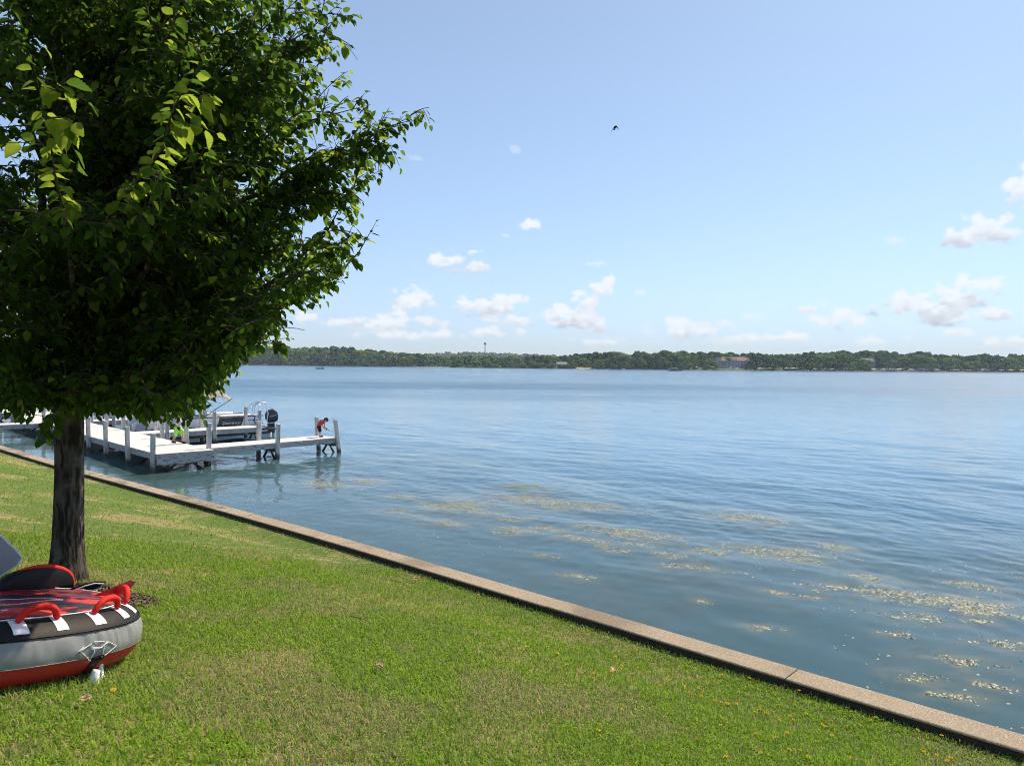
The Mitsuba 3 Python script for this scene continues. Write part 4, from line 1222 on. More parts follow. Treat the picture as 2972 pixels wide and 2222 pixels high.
    for s in (-1, 1):
        y = s * (W / 2 - .06)
        rods = [((b1 - .03, bz - .25), (-.32, fz1)), ((-.15, bz - .20), (.62, fz1 + .74)), ((b0 + .05, bz - .25), (-.32, fz1)), ((-.15, bz - .20), (-1.15, fz1 + .72)), ((-.9, bz - .20), (-.32, fz1))] if detail else [((b1 - .05, bz - .2), (0, fz1)), ((b0 + .05, bz - .2), (0, fz1))]
        for (xa, za), (xb, zb) in rods:
            add(part(key, "canopy_pole"), tube([P(xa, y, za), P((xa + xb) / 2, y, (za + zb) / 2), P(xb, y, zb)], .018, 8), "black_tube", True)
    if detail:
        add(key + "__mast_light", tube([P(.92, .2, bz + .15), P(.94, .2, bz + .42), P(.95, .2, bz + .52)], [.018, .014, .014], 8), "black_tube", True)
        sp = trimesh.creation.icosphere(2, .035); sp.apply_translation(P(.95, .2, bz + .55))
        add(key + "__mast_light__lamp", sp, "lettering_white", True)
        # ski tow bar: bent chrome tubes over the stern
        for k_, s in enumerate((-.75, -.15, .15, .75)):
            a_ = P(L / 2 - .85 + .1 * abs(s), s, dk + .1)
            add(part(key, "tow_bar"), tube(spline([P(L / 2 - .35, s, dk + .08), P(L / 2 - .62, s * .95, dk + .75), P(L / 2 - .55, s * .7, dk + 1.22), P(L / 2 - .25, s * .25, dk + 1.42)], 16), .022, 8), "chrome", True)
        add(part(key, "tow_bar"), tube([P(L / 2 - .05, .35, dk + .10), P(L / 2 + .10, .3, dk + .8), P(L / 2 - .05, .22, dk + 1.40)], .022, 8), "chrome", True)
        add(key + "__tow_knob", rbox(P(L / 2 - .08, .1, dk + 1.36), (.26, .24, .12), R, .04), "lettering_white", 40)
    # outboard
    prof = [(-.35, .10), (-.38, .45), (-.22, .70), (.06, .78), (.34, .60), (.42, .30), (.38, .02), (.20, -.10), (-.2, -.10)]
    oc = P(L / 2 + .42, .05, dk + .30)
    cw = []
    for w_, sc in ((-.22, .62), (-.16, .82), (0, .90), (.16, .82), (.22, .62)):
        cw += [oc + ex * (a_ * sc) + A3(0, 0, .3 + (b_ - .3) * sc) + ey * w_ for a_, b_ in prof]
    m = m3.Manifold.hull_points(np.array(cw)).to_mesh()
    add(key + "__outboard_motor", (m.vert_properties[:, :3].astype(float), m.tri_verts.astype(int)), "boat_black", 35)
    if detail:
        add(key + "__outboard_motor__side_mark", box(oc + A3(0, 0, .33) + ey * .246 - ex * .03, (.42, .006, .06), R @ np.array([[.97, 0, -.2], [0, 1, 0], [.2, 0, .97]])), "lettering_grey")
    leg = m3.Manifold.hull_points(np.array([oc + ex * a_ + ey * w_ + A3(0, 0, z_) for a_, z_, w in ((-.2, -.08, .1), (.16, -.08, .1), (-.14, -1.1, .04), (.2, -1.1, .04)) for w_ in (-w, w)])).to_mesh()
    add(key + "__outboard_motor__lower_leg", (leg.vert_properties[:, :3].astype(float), leg.tri_verts.astype(int)), "boat_black", 35)


BO = D(5.9, 11.35, 0)
lab("pontoon_boat", "white and black pontoon boat with taupe canopy and black outboard moored behind the dock", "boat")
pontoon_boat("pontoon_boat", BO, unit(E1 + E2 * .03), unit(-E2 + E1 * .03), 7.3, 2.5, None)

# the striped boat on its hoist beyond the walkway, seen through the leaves
lab("striped_boat", "white boat with violet stripes up on a hoist, glimpsed behind the tree", "boat")
bo = A3(-34.4, 55.4, 1.45); be = E1; bn = -E2
paint("violet_stripe", (.22, .18, .42), .4, .5)
def hull_loft(o, ex, ey, L, B, H, z0, sheer=.12):
    G = []
    for t in np.linspace(0, 1, 16):
        half = B / 2 * (1 - max(0, (t - .55) / .45) ** 2.2) + .02
        up = sheer * t ** 2
        row = [(-half, H + up), (-half * .98, H * .66 + up), (-half * .94, H * .35 + up), (-half * .8, .10 + up * .6), (0, -.08 + up * .4), (half * .8, .10 + up * .6), (half * .94, H * .35 + up), (half * .98, H * .66 + up), (half, H + up)]
        G.append([o + ex * (-L / 2 + t * L) + ey * a_ + A3(0, 0, z0 + b_) for a_, b_ in row])
    return np.array(G)
G = hull_loft(bo, -be, bn, 7.0, 2.4, .85, -.35)
v, f = grid_mesh(G)
v = np.vstack([v, G[0].mean(0)]); k9 = np.arange(8); f = np.vstack([f, np.stack([k9, k9 + 1, k9 * 0 + len(v) - 1], 1)])
add("striped_boat__hull", (v, f), "boat_white", 40)
dkp = np.array([[r[0] + A3(0, 0, -.03), r[4] * 0 + (r[0] + r[8]) / 2 + A3(0, 0, .03), r[8] + A3(0, 0, -.03)] for r in G])
add("striped_boat__deck", grid_mesh(dkp), "boat_white", 40)
for j0, j1, s in ((.62, .82, 1), (.28, .40, 1)):
    rows_ = []
    for r in G:
        lerp = lambda q: np.array([np.interp(q * .85, [.1, .85 * .35, .85 * .66, .85], [r[5][k], r[6][k], r[7][k], r[8][k]]) for k in range(3)]) + bn * .012
        lerp2 = lambda q: np.array([np.interp(q * .85, [.1, .85 * .35, .85 * .66, .85], [r[3][k], r[2][k], r[1][k], r[0][k]]) for k in range(3)]) - bn * .012
        rows_.append((lerp(j0), lerp(j1), lerp2(j0), lerp2(j1)))
    rows_ = np.array(rows_)
    add(part("striped_boat", "stripe"), grid_mesh(rows_[:, :2]), "violet_stripe", True)
    add(part("striped_boat", "stripe"), grid_mesh(rows_[:, 2:]), "violet_stripe", True)
lab("boat_hoist", "grey metal hoist holding the striped boat above the water", "boat hoist")
paint("hoist_metal", (.45, .46, .47), .4, .5, .6)
for sx in (-1, 1):
    for sy in (-1, 1):
        q = bo + be * 2.1 * sx + bn * 1.55 * sy; q[2] = 0
        add(part("boat_hoist", "post"), bar(q + A3(0, 0, -1.5), q + A3(0, 0, 2.6), .11), "hoist_metal")
    a_ = bo + be * 2.1 * sx + bn * 1.6; b_ = bo + be * 2.1 * sx - bn * 1.6; a_[2] = b_[2] = .95
    add(part("boat_hoist", "beam"), bar(a_, b_, .12, .16), "hoist_metal")

# ---------------------------------------------------------------- the two children
paint("skin", (.50, .30, .22), .6, .35)
paint("shirt_red", (.46, .075, .075), .8, .2)
paint("shorts_black", (.018, .018, .022), .8, .2)
paint("hair_dark", (.022, .017, .015), .7, .3)
paint("shoe_dark", (.02, .019, .02), .7, .3)
paint("sock_white", (.72, .72, .74), .8, .2)
paint("shorts_lime", (.36, .78, .12), .8, .2)
paint("shirt_grey", (.45, .47, .50), .8, .2)
paint("eye_dark", (.02, .02, .02), .4, .5)


def child(key, o, yaw, H, J, shirt, shorts, socks):
    """J: joints for a child 1 unit tall, facing +x, left +y. One skin surface, with hair and clothing as children of it."""
    cs, sn = math.cos(yaw), math.sin(yaw)
    Rz = np.array([[cs, -sn, 0], [sn, cs, 0], [0, 0, 1]])
    J = {k: np.array(v, float) for k, v in J.items()}
    W_ = lambda m: (np.asarray(m.vertices) * H @ Rz.T + o, np.asarray(m.faces))
    ch = [[(J["pelvis"], .085), (J["waist"], .078), (J["chest"], .092), (J["neck"], .040)], [(J["neck"], .036), (J["head"] - (J["head"] - J["neck"]) * .3, .045)],
          [(J["head"], .088), (J["head"] + J["face"] * .022 - J["crown"] * .035, .070)],
          [(J["head"] + J["face"] * .082 - J["crown"] * .012, .014), (J["head"] + J["face"] * .094 - J["crown"] * .03, .013)]]
    for s, e in (("L", 1), ("R", -1)):
        ch += [[(J["chest"] + (J["sh" + s] - J["chest"]) * .4, .06), (J["sh" + s], .040), (J["el" + s], .030), (J["wr" + s], .022)],
               [(J["pelvis"] + A3(0, e * .045, -.01), .07), (J["kn" + s], .043), (J["an" + s] + (J["kn" + s] - J["an" + s]) * .55, .040), (J["an" + s], .026)]]
        wr, fd = J["wr" + s], unit(J["wr" + s] - J["el" + s])
        sd = unit(np.cross(fd, A3(0, 0, 1)) + 1e-6); nn = np.cross(sd, fd)
        ch.append([(wr, .021), (wr + fd * .035, .024)])
        for q, ln in ((-.021, .040), (-.007, .048), (.007, .046), (.020, .036)):
            k1 = wr + fd * .045 + sd * q
            ch.append([(wr + fd * .03 + sd * q * .8, .0085), (k1 + fd * ln * .4, .0078), (k1 + fd * ln * .6 - nn * ln * .5, .0065)])
        ch.append([(wr + fd * .012 + sd * .018 * e, .009), (wr + fd * .04 + sd * .038 * e - nn * .012, .0078)])
        hd = J["head"] + np.cross(J["crown"], J["face"]) * .088 * e
        ch.append([(hd - J["crown"] * .005, .016), (hd - J["crown"] * .03, .012)])
    add(key + "__body", W_(smoothed(hulls(ch, 16), .02, 5)), "skin", True)
    for e in (1, -1):
        c = J["head"] + J["face"] * .083 + np.cross(J["crown"], J["face"]) * .032 * e + J["crown"] * .006
        sp = trimesh.creation.icosphere(1, .011); sp.apply_translation(c)
        add(part(key, "eye"), W_(sp), "eye_dark", True)
    mo = J["head"] + J["face"] * .083 - J["crown"] * .058
    sp = trimesh.creation.icosphere(1, .5); sp.apply_scale([.012, .04, .012]); sp.apply_translation(mo)
    add(key + "__mouth", W_(sp), "shirt_red", True)
    back = -J["face"]
    hair = [[(J["head"] + J["crown"] * .030 + back * .012, .086), (J["head"] + back * .030 - J["crown"] * .012, .080)], [(J["head"] + J["crown"] * .035 + J["face"] * .03, .070), (J["head"] + J["crown"] * .03 + back * .01, .085)]]
    hm = smoothed(hulls(hair, 18), .02, 2)
    hv = np.asarray(hm.vertices); hv += (meshkit.noise(hv * 60, 3)[:, None] - .5) * .012; hm.vertices = hv
    add(key + "__hair", W_(hm), "hair_dark", True)
    sh = [[(J["pelvis"] + (J["waist"] - J["pelvis"]) * .25, .098), (J["waist"], .094), (J["chest"], .106), (J["neck"] - (J["neck"] - J["chest"]) * .3, .062)]]
    for s, e in (("L", 1), ("R", -1)):
        sh.append([(J["chest"] + (J["sh" + s] - J["chest"]) * .4, .075), (J["sh" + s], .052), (J["sh" + s] + (J["el" + s] - J["sh" + s]) * .72, .046)])
    add(key + "__shirt", W_(smoothed(hulls(sh, 16), .025, 5)), shirt, True)
    st = [[(J["pelvis"] + (J["waist"] - J["pelvis"]) * .3, .094), (J["pelvis"], .099)]]
    for s, e in (("L", 1), ("R", -1)):
        hp = J["pelvis"] + A3(0, e * .045, -.01)
        st.append([(hp, .084), (hp + (J["kn" + s] - hp) * .45, .072), (hp + (J["kn" + s] - hp) * .86, .068)])
    add(key + "__shorts", W_(smoothed(hulls(st, 16), .025, 4)), shorts, True)
    for s, e in (("L", 1), ("R", -1)):
        an = J["an" + s]; ft = J["ft" + s]
        d = unit((ft - an) * [1, 1, 0])
        if socks: add(part(key, "sock"), W_(smoothed(hulls([[(an, .031), (an + (J["kn" + s] - an) * .3, .034)]], 14), .02, 3)), "sock_white", True)
        add(part(key, "shoe"), W_(smoothed(hulls([[(an - A3(0, 0, .012) - d * .015, .036), (an + d * .05 - A3(0, 0, .022), .032), (an + d * .105 - A3(0, 0, .026), .028)]], 14), .02, 3)), "shoe_dark", True)


lab("person", "child in red shirt bending over a fishing rod at the end of the dock", "person")
cr_ = unit(A3(.80, 0, .60)); fc_ = unit(A3(.60, 0, -.80))
JB = {"pelvis": (-.06, 0, .47), "waist": (-.045, 0, .57), "chest": (.055, 0, .69), "neck": (.16, 0, .755), "head": (.255, 0, .775), "crown": cr_, "face": fc_,
      "shL": (.10, .115, .70), "shR": (.10, -.115, .70), "elL": (.16, .12, .55), "elR": (.10, -.135, .54), "wrL": (.20, .045, .43), "wrR": (.16, -.055, .44),
      "knL": (-.01, .055, .265), "knR": (.0, -.06, .265), "anL": (-.035, .06, .062), "anR": (.02, -.065, .062), "ftL": (.10, .07, .03), "ftR": (.15, -.07, .03)}
BP = D(7.52, 1.72, DZ + .002)
yaw_b = math.atan2(E1[1], E1[0]) - .75
child("person", BP, yaw_b, .99, JB, "shirt_red", "shorts_black", True)
bf = A3(math.cos(yaw_b), math.sin(yaw_b), 0)
lab("fishing_rod", "thin dark fishing rod held down towards the water by the child in red", "fishing rod")
h0_ = BP + bf * .155 + A3(0, 0, .46); h1_ = h0_ + bf * 1.25 - A3(0, 0, .78)
add("fishing_rod__blank", tube([h0_ - (h1_ - h0_) * .12, h0_ + (h1_ - h0_) * .4, h0_ + (h1_ - h0_) * .75 - A3(0, 0, .01), h1_ - A3(0, 0, .06)], [.007, .005, .0035, .002], 6), "black_tube", True)
add("fishing_rod__grip", tube([h0_ - (h1_ - h0_) * .13, h0_ + (h1_ - h0_) * .18], .017, 8), "seat_dark", True)
sp = trimesh.creation.cylinder(.028, .05, 14); sp.apply_translation(h0_ + (h1_ - h0_) * .1 - A3(0, 0, .045))
add("fishing_rod__reel", sp, "seat_dark", 40)

lab("person_001", "child in lime green shorts walking on the dock, half hidden behind leaves", "person")
JK = {"pelvis": (0, 0, .50), "waist": (.005, 0, .60), "chest": (.01, 0, .72), "neck": (.015, 0, .80), "head": (.03, 0, .90), "crown": A3(0, 0, 1), "face": A3(1, 0, 0),
      "shL": (.01, .125, .77), "shR": (.01, -.125, .77), "elL": (-.06, .15, .62), "elR": (.05, -.15, .62), "wrL": (-.03, .15, .49), "wrR": (.13, -.14, .52),
      "knL": (.11, .055, .30), "knR": (-.04, -.055, .28), "anL": (.13, .055, .066), "anR": (-.16, -.055, .075), "ftL": (.26, .06, .03), "ftR": (-.04, -.06, .04)}
child("person_001", D(1.78, 2.85, DZ + .002), math.radians(-20), 1.30, JK, "shirt_grey", "shorts_lime", False)

# ---------------------------------------------------------------- the far shore
fr = np.random.default_rng(99)
SHORE = spline([(-2400, 1500), (-1500, 1300), (-700, 1120), (-316, 984), (-150, 878), (-3, 790), (90, 760), (184, 745), (380, 780), (587, 850), (900, 960), (1500, 1150), (2400, 1400)], 400)
ST_ = unit(np.gradient(SHORE, axis=0)); SN_ = np.stack([-ST_[:, 1], ST_[:, 0]], 1)
if SN_[200][1] < 0: SN_ = -SN_
SS = np.concatenate([[0], np.cumsum(np.linalg.norm(np.diff(SHORE, axis=0), axis=1))])
sh_at = lambda s, back: np.stack([np.interp(s, SS, SHORE[:, k]) + back * np.interp(s, SS, SN_[:, k]) for k in (0, 1)], -1)
s_of_x = lambda x: np.interp(x, SHORE[:, 0], SS)
rise = lambda x: np.interp(x, [-400, -100, 150, 300, 420, 500, 800], [2.5, 2.0, 2.0, 4.5, 9.0, 10.0, 9.0])


def shore_z(x, back):
    b = np.asarray(back, float)
    return np.interp(b, [0, 3, 14], [0.05, .6, 1.6]) + np.clip((b - 14) / 110, 0, 1) ** .8 * rise(x)


backs = np.array([-4, 0, 3, 8, 14, 30, 60, 100, 130, 250, 500, 900])
P = np.array([sh_at(SS, b) for b in backs]).transpose(1, 0, 2)
Zs = np.array([shore_z(P[:, j, 0], b) if b >= 0 else np.full(len(SS), -.8) for j, b in enumerate(backs)]).T
v, f = grid_mesh(np.dstack([P, Zs]))
if np.cross(v[f[0][1]] - v[f[0][0]], v[f[0][2]] - v[f[0][0]])[2] < 0: f = f[:, ::-1]
def c_shore(p, n, uv):
    a = fbm(p.x * .03, p.y * .03, 0.0, 3)
    return mix((.05, .085, .022), (.10, .14, .04), a)
paint("shore_grass", proc(c_shore), .95, .1)
add("far_shore", (v, f), "shore_grass", True)
lab("far_shore", "low green bank of the far shore", "shore", kind="structure")

# a bluish wooded ridge behind
xh = np.linspace(-1500, 1400, 160)
hr = np.interp(xh, [-1500, -700, -330, -150, 0, 120, 250, 500, 1400], [14, 16, 22, 30, 29, 24, 15, 8, 6]) + 3 * (meshkit.fbm(np.c_[xh * .012, xh * 0, xh * 0], 3, 3) - .5)
G = np.array([[(x, y, z * h) for y, z in ((1500, .0), (1900, .35), (2250, 1.0), (2600, .8), (3200, .1))] for x, h in zip(xh, hr)])
v, f = grid_mesh(G)
if np.cross(v[f[0][1]] - v[f[0][0]], v[f[0][2]] - v[f[0][0]])[2] < 0: f = f[:, ::-1]
add("hills", (v, f), "shore_grass", True)
lab("hills", "low wooded hills far behind the shore", "hills", kind="structure")


# crowns of a few kinds, each many leaf clumps through an uneven volume
def crown(seed, aspect, lobes, clumps, sub=1):
    q = np.random.default_rng(seed)
    vs, fs, cs, n = [], [], [], 0
    centers = []
    ico = trimesh.creation.icosphere(sub, 1.0)
    iv, if_ = np.asarray(ico.vertices), np.asarray(ico.faces)
    for k in range(lobes):
        a = q.uniform(0, 6.283); h = q.uniform(.12, .92)
        R = .46 * math.sqrt(max(.05, 1 - ((h - .5) / .56) ** 2)) * q.uniform(.45, .95)
        r = q.uniform(.18, .30) * (1.15 - .3 * h)
        c = A3(math.cos(a) * R * aspect, math.sin(a) * R * aspect, h)
        centers.append((c, r))
        vv = iv * r * [aspect, aspect, .85]
        vv = vv * (1 + .34 * (meshkit.noise(iv * 2.3 + k * 7, seed) - .5)[:, None]) + c
        vs.append(vv); fs.append(if_ + n); n += len(vv)
        t = q.uniform(.65, 1.15)
        cs.append(np.tile(A3(.052, .112, .026) * t, (len(vv), 1)))
    for k in range(clumps):
        c, r = centers[q.integers(lobes)]
        d = unit(q.normal(size=3) + [0, 0, .25])
        p = c + d * r * [aspect, aspect, .85] * q.uniform(.9, 1.22)
        s = q.uniform(.025, .06)
        x = unit(np.cross(d, q.normal(size=3))); y = np.cross(d, x)
        vv = np.array([p - x * s, p + y * s * .8 + d * s * .5, p + x * s, p - y * s * .8 - d * s * .3])
        vs.append(vv); fs.append(np.array([[0, 1, 2], [0, 2, 3]]) + n); n += 4
        t = q.uniform(.7, 1.6)
        cs.append(np.tile(A3(.064, .140, .030) * t, (4, 1)))
    return np.vstack(vs), np.vstack(fs), np.vstack(cs)


TONES = [A3(1, 1, 1), A3(.7, .8, .85), A3(1.35, 1.2, .9), A3(.58, .68, .72), A3(1.7, 1.45, .9)]
CROWNS = []
for k in range(10):
    v, f, c = crown(300 + k, (1.0, .85, 1.15, .95, 1.05)[k % 5], 14, 260)
    CROWNS.append(mikit.ply((v, f), "far_leaf", smooth=False, color=c * TONES[k % 5]))
SHRUB = []
for k in range(3):
    v, f, c = crown(400 + k, 1.5, 12, 200)
    SHRUB.append(mikit.ply((v, f), "far_leaf", smooth=False, color=c * TONES[(2, 0, 4)[k]]))
TRUNK = mikit.ply(tube([(0, 0, -.1), (0, 0, .3), (.01, 0, .6)], [.028, .02, .012], 6), "far_bark", smooth=True)
PINE_V = []
pq = np.random.default_rng(8)
pv, pf, pc, n = [], [], [], 0
for k in range(420):
    h = pq.uniform(.12, 1.0); r = .2 * (1 - h) * pq.uniform(.5, 1.05) + .01
    a = pq.uniform(0, 6.283); d = A3(math.cos(a), math.sin(a), -.35)
    c = A3(0, 0, h) + d * r; s = .035 + .03 * (1 - h); x = A3(-math.sin(a), math.cos(a), 0)
    pv.append(np.array([c - x * s, c + d * s, c + x * s, c - d * s])); pf.append(np.array([[0, 1, 2], [0, 2, 3]]) + n); n += 4
    pc.append(np.tile(A3(.03, .055, .022) * pq.uniform(.6, 1.3), (4, 1)))
PINE = mikit.ply((np.vstack(pv), np.vstack(pf)), "far_leaf", smooth=False, color=np.vstack(pc))

TREEH = lambda x: np.interp(x, [-420, -316, -250, -200, -150, -100, -50, 0, 60, 120, 180, 230, 300, 370, 420, 480, 540, 620, 700], [26, 25, 24, 20, 16, 13.5, 12, 12, 14, 16.5, 18, 17, 17.5, 18.5, 21, 19, 19, 18, 18])
GAPS = [(214, 258), (390, 411), (415, 434), (48, 70)]     # buildings look out here


def plant(key, x, y, z, h, w, src, trunk=True):
    M = T().translate([x, y, z]).rotate([0, 0, 1], float(fr.uniform(0, 360))).scale([w, w, h])
    scene[key + "__crown"] = {**src, "to_world": M}
    if trunk: scene[key + "__trunk"] = {**TRUNK, "to_world": M}


s_lo, s_hi = s_of_x(-420), s_of_x(760)
WOODS = []
ZONES = [(-260, "at the far left"), (-160, "left of fishing boat"), (-90, "right of fishing boat"), (-30, "near the tall mast"), (25, "right of the mast"), (75, "near long white building"), (130, "near the beach"), (205, "left of the hotel"), (262, "beside the hotel"), (325, "right of the hotel"), (385, "left of bay fronted house"), (440, "beside two grey houses"), (500, "right of two grey houses"), (565, "left of blue cottage"), (9e9, "right of blue cottage")]
ORD = ["leftmost", "second", "third", "fourth", "fifth", "sixth", "seventh", "eighth", "ninth", "tenth", "eleventh", "twelfth"]


def zone(x): return next(t for b, t in ZONES if x < b)


def name_all(items):
    """Labels by look, row and landmark; look-alikes beside the same landmark are told apart by their order along the shore."""
    sets = {}
    for it in items: sets.setdefault((it[1], zone(it[2]), it[3]), []).append(it)
    for (look_, zn, row_), its in sets.items():
        for i, it in enumerate(sorted(its, key=lambda q: q[2] / 800)):
            o = "" if len(its) == 1 else (", leftmost" if i == 0 else f", {ORD[min(i, 11)]} from left")
            lab(it[0], f"{look_} {zn}{(', ' + row_) if row_ else ''}{o}", it[4], f"{it[4]}s along the far shore")


NAMES = ["mid green", "dark green", "olive green", "deep green", "yellow green"]
for row, (b0, b1, sp_, hs) in enumerate(((5, 13, 12.0, .86), (28, 46, 15, .97))):
    s = s_lo
    while s < s_hi:
        s += sp_ * fr.uniform(.55, 1.4)
        back = fr.uniform(b0, b1)
        x, y = sh_at(s, back)
        if any(g0 < x * 790 / y * (y / 790) < g1 for g0, g1 in GAPS) and fr.random() < (.75 if row == 0 else .2): continue
        zb = shore_z(x, back)
        base_h = TREEH(x) - (zb - 1.2 if row else 0) * .45
        h = base_h * hs * fr.uniform(.62, 1.12)
        if x > -60 and x < 200 and row == 0: h *= fr.uniform(.45, .95)
        k = int(fr.choice(10))
        w = h * fr.uniform(1.0, 1.5)
        key = number("shore_tree")
        plant(key, x, y, zb - .3, h, w, CROWNS[k])
        WOODS.append((key, ("tall" if h > base_h * hs * .9 else "low") + " " + NAMES[k % 5] + " tree", x, "front row" if row == 0 else "second row", "tree"))
        continue
        band_ = ("on the wooded left shore", "on the low middle shore", "on the hillside right shore")[0 if x < -120 else 1 if x < 190 else 2]
        lab(key, f"{NAMES[k % 5]} broad tree {band_}, {'at the water' if row == 0 else 'behind the front row'}", "tree", f"{NAMES[k % 5]} trees {band_}, {'front' if row == 0 else 'second'} row")
for x in (112, 260, 305, 437, 512, 570):
    key = number("pine_tree")
    bx, by = sh_at(s_of_x(x), 60)
    plant(key, bx, by, shore_z(bx, 60), TREEH(x) * .78 + 1.0, 13, PINE, False)
    WOODS.append((key, "pointed dark conifer above the treetops", bx, "", "tree"))
for k in range(46):
    x = fr.uniform(-130, 210) if k < 34 else fr.uniform(260, 620)
    bx, by = sh_at(s_of_x(x), fr.uniform(1.5, 4))
    key = number("shore_shrub")
    plant(key, bx, by, shore_z(bx, 2) - .4, fr.uniform(2.2, 6), fr.uniform(4, 7), SHRUB[k % 3], False)
    WOODS.append((key, "rounded waterside shrub", bx, "", "shrub"))
# the wood behind, a mass
crowns_lo = [crown(500 + k, 1.1, 9, 90) for k in range(4)]
def mass(pts):
    V, F, C, n = [], [], [], 0
    for x, y, z, h, w in pts:
        v, f, c = crowns_lo[fr.integers(4)]
        a = fr.uniform(0, 6.283); Rz = np.array([[math.cos(a), -math.sin(a), 0], [math.sin(a), math.cos(a), 0], [0, 0, 1]])
        V.append(v @ Rz.T * [w, w, h] + [x, y, z]); F.append(f + n); n += len(v); C.append(c * TONES[fr.integers(5)] * fr.uniform(.8, 1.15))
    return (np.vstack(V), np.vstack(F)), np.vstack(C)
pts = []
for back in (62, 85, 112, 140):
    for s in np.arange(s_lo - 500, s_hi + 500, 11.0):
        s = s + fr.uniform(-4, 4); x, y = sh_at(s, back + fr.uniform(-9, 9))
        zb = shore_z(x, back)
        h = max(5, (TREEH(x) - (zb - 1.2) * .8)) * fr.uniform(.78, 1.06)
        pts.append((x, y, zb - .5, h, h * fr.uniform(.85, 1.2)))
for b0 in (6, 26):
    for s in np.concatenate([np.arange(s_lo - 500, s_lo, 10.0), np.arange(s_hi, s_hi + 500, 10.0)]):
        x, y = sh_at(s, b0 + fr.uniform(-3, 3)); h = TREEH(x) * fr.uniform(.8, 1.05)
        pts.append((x, y, shore_z(x, b0) - .3, h, h * 1.05))
m, c = mass(pts)
add("shore_woods", m, "far_leaf", color=c)
lab("shore_woods", "dense green wood running behind the trees of the far shore", "woods", kind="stuff")
pts = []
for x in np.arange(-1300, 900, 9.0):
    for y in (2150, 2230):
        xx = x + fr.uniform(-5, 5); hz = np.interp(xx, xh, hr)
        pts.append((xx, y + fr.uniform(-20, 20), hz * (.94 if y > 2200 else .78) - 1, fr.uniform(9, 15), fr.uniform(12, 19)))
m, c = mass(pts)
add("ridge_woods", m, "far_leaf", color=c)
lab("ridge_woods", "hazy bluish wood on the distant ridge behind the shore", "woods", kind="stuff")
# reed strip at the left waterline
rv, rf, rn = [], [], 0
for k in range(5200):
    x = fr.uniform(-420, 70); bx, by = sh_at(s_of_x(x), fr.uniform(-1.0, 2.5)); h = fr.uniform(.5, 1.3); w = fr.uniform(.1, .25); a = fr.uniform(0, 3.14)
    d = A3(math.cos(a) * w, math.sin(a) * w, 0)
    rv.append(np.array([A3(bx, by, -.2) - d, A3(bx, by, -.2) + d, A3(bx, by, h) + d * fr.uniform(-2, 2)])); rf.append(np.array([[0, 1, 2]]) + rn); rn += 3
add("reeds", (np.vstack(rv), np.vstack(rf)), "far_leaf", color=np.repeat(A3(.10, .15, .045) * fr.uniform(.7, 1.2, (5200, 1)), 3, 0))
lab("reeds", "strip of pale green reeds along the left far waterline", "reeds", kind="stuff")

# ---------------------------------------------------------------- buildings over there
paint("wall_bluegrey", (.30, .34, .40), .8, .2)
paint("wall_white", (.62, .62, .60), .8, .2)
paint("wall_blue", (.18, .34, .52), .8, .2)
paint("roof_terracotta", (.25, .16, .13), .85, .2)
paint("roof_grey", (.26, .27, .29), .85, .2)
paint("window_glass", (.03, .04, .05), .12, .6)
paint("sand", (.52, .40, .28), .95, .1)


def house(key, x, back, L, Dp, H, wall, roof, storeys, bays, rz=0.0, gables=()):
    px, py = sh_at(s_of_x(x), back)
    z0 = shore_z(px, back) - .6
    t = np.array([np.interp(s_of_x(x), SS, ST_[:, k]) for k in (0, 1)])
    a = math.atan2(t[1], t[0]) + rz
    ex, ey = A3(math.cos(a), math.sin(a), 0), A3(math.sin(a), -math.cos(a), 0)          # ey faces the lake
    if ey[1] > 0: ey = -ey
    R = np.stack([ex, ey, np.cross(ex, ey)], 1)
    O = A3(px, py, z0)
    P = lambda u_, w_, h_: O + ex * u_ + ey * w_ + A3(0, 0, h_)
    add(key + "__wall", box(P(0, 0, H / 2), (L, Dp, H), R), wall)
    rh = Dp * .32
    def hip(u0, u1, w0, w1, h0, rise_, over=.5):
        u0, u1, w0, w1 = u0 - over, u1 + over, w0 - over, w1 + over
        i = min((w1 - w0), (u1 - u0)) / 2
        if u1 - u0 >= w1 - w0: a_, b_ = (u0 + i, (w0 + w1) / 2), (u1 - i, (w0 + w1) / 2)
        else: a_, b_ = ((u0 + u1) / 2, w0 + i), ((u0 + u1) / 2, w1 - i)
        pts_ = [P(u0, w0, h0), P(u1, w0, h0), P(u1, w1, h0), P(u0, w1, h0), P(*a_, h0 + rise_), P(*b_, h0 + rise_), P(u0, w0, h0 - .25), P(u1, w0, h0 - .25), P(u1, w1, h0 - .25), P(u0, w1, h0 - .25)]
        m = m3.Manifold.hull_points(np.array(pts_)).to_mesh()
        return m.vert_properties[:, :3].astype(float), m.tri_verts.astype(int)
    add(part(key, "roof"), hip(-L / 2, L / 2, -Dp / 2, Dp / 2, H, rh), roof)
    for (gu, gw_) in gables:
        add(part(key, "bay"), box(P(gu, Dp / 2 + .9, (H + 1.0) / 2), (gw_, 1.8, H + 1.0), R), wall)
        add(part(key, "roof"), hip(gu - gw_ / 2, gu + gw_ / 2, -Dp * .1, Dp / 2 + 1.8, H + 1.0, rh * .8), roof)
    sh_ = H / storeys
    for i in range(storeys):
        for j in range(bays):
            u_ = -L / 2 + (j + .5) * L / bays
            front = Dp / 2
            for gu, gw_ in gables:
                if abs(u_ - gu) < gw_ / 2 + .4: front = Dp / 2 + 1.8; break
            k = part(key, "window")
            add(k, box(P(u_, front + .02, sh_ * (i + .52)), (L / bays * .45, .12, sh_ * .5), R), "window_glass")


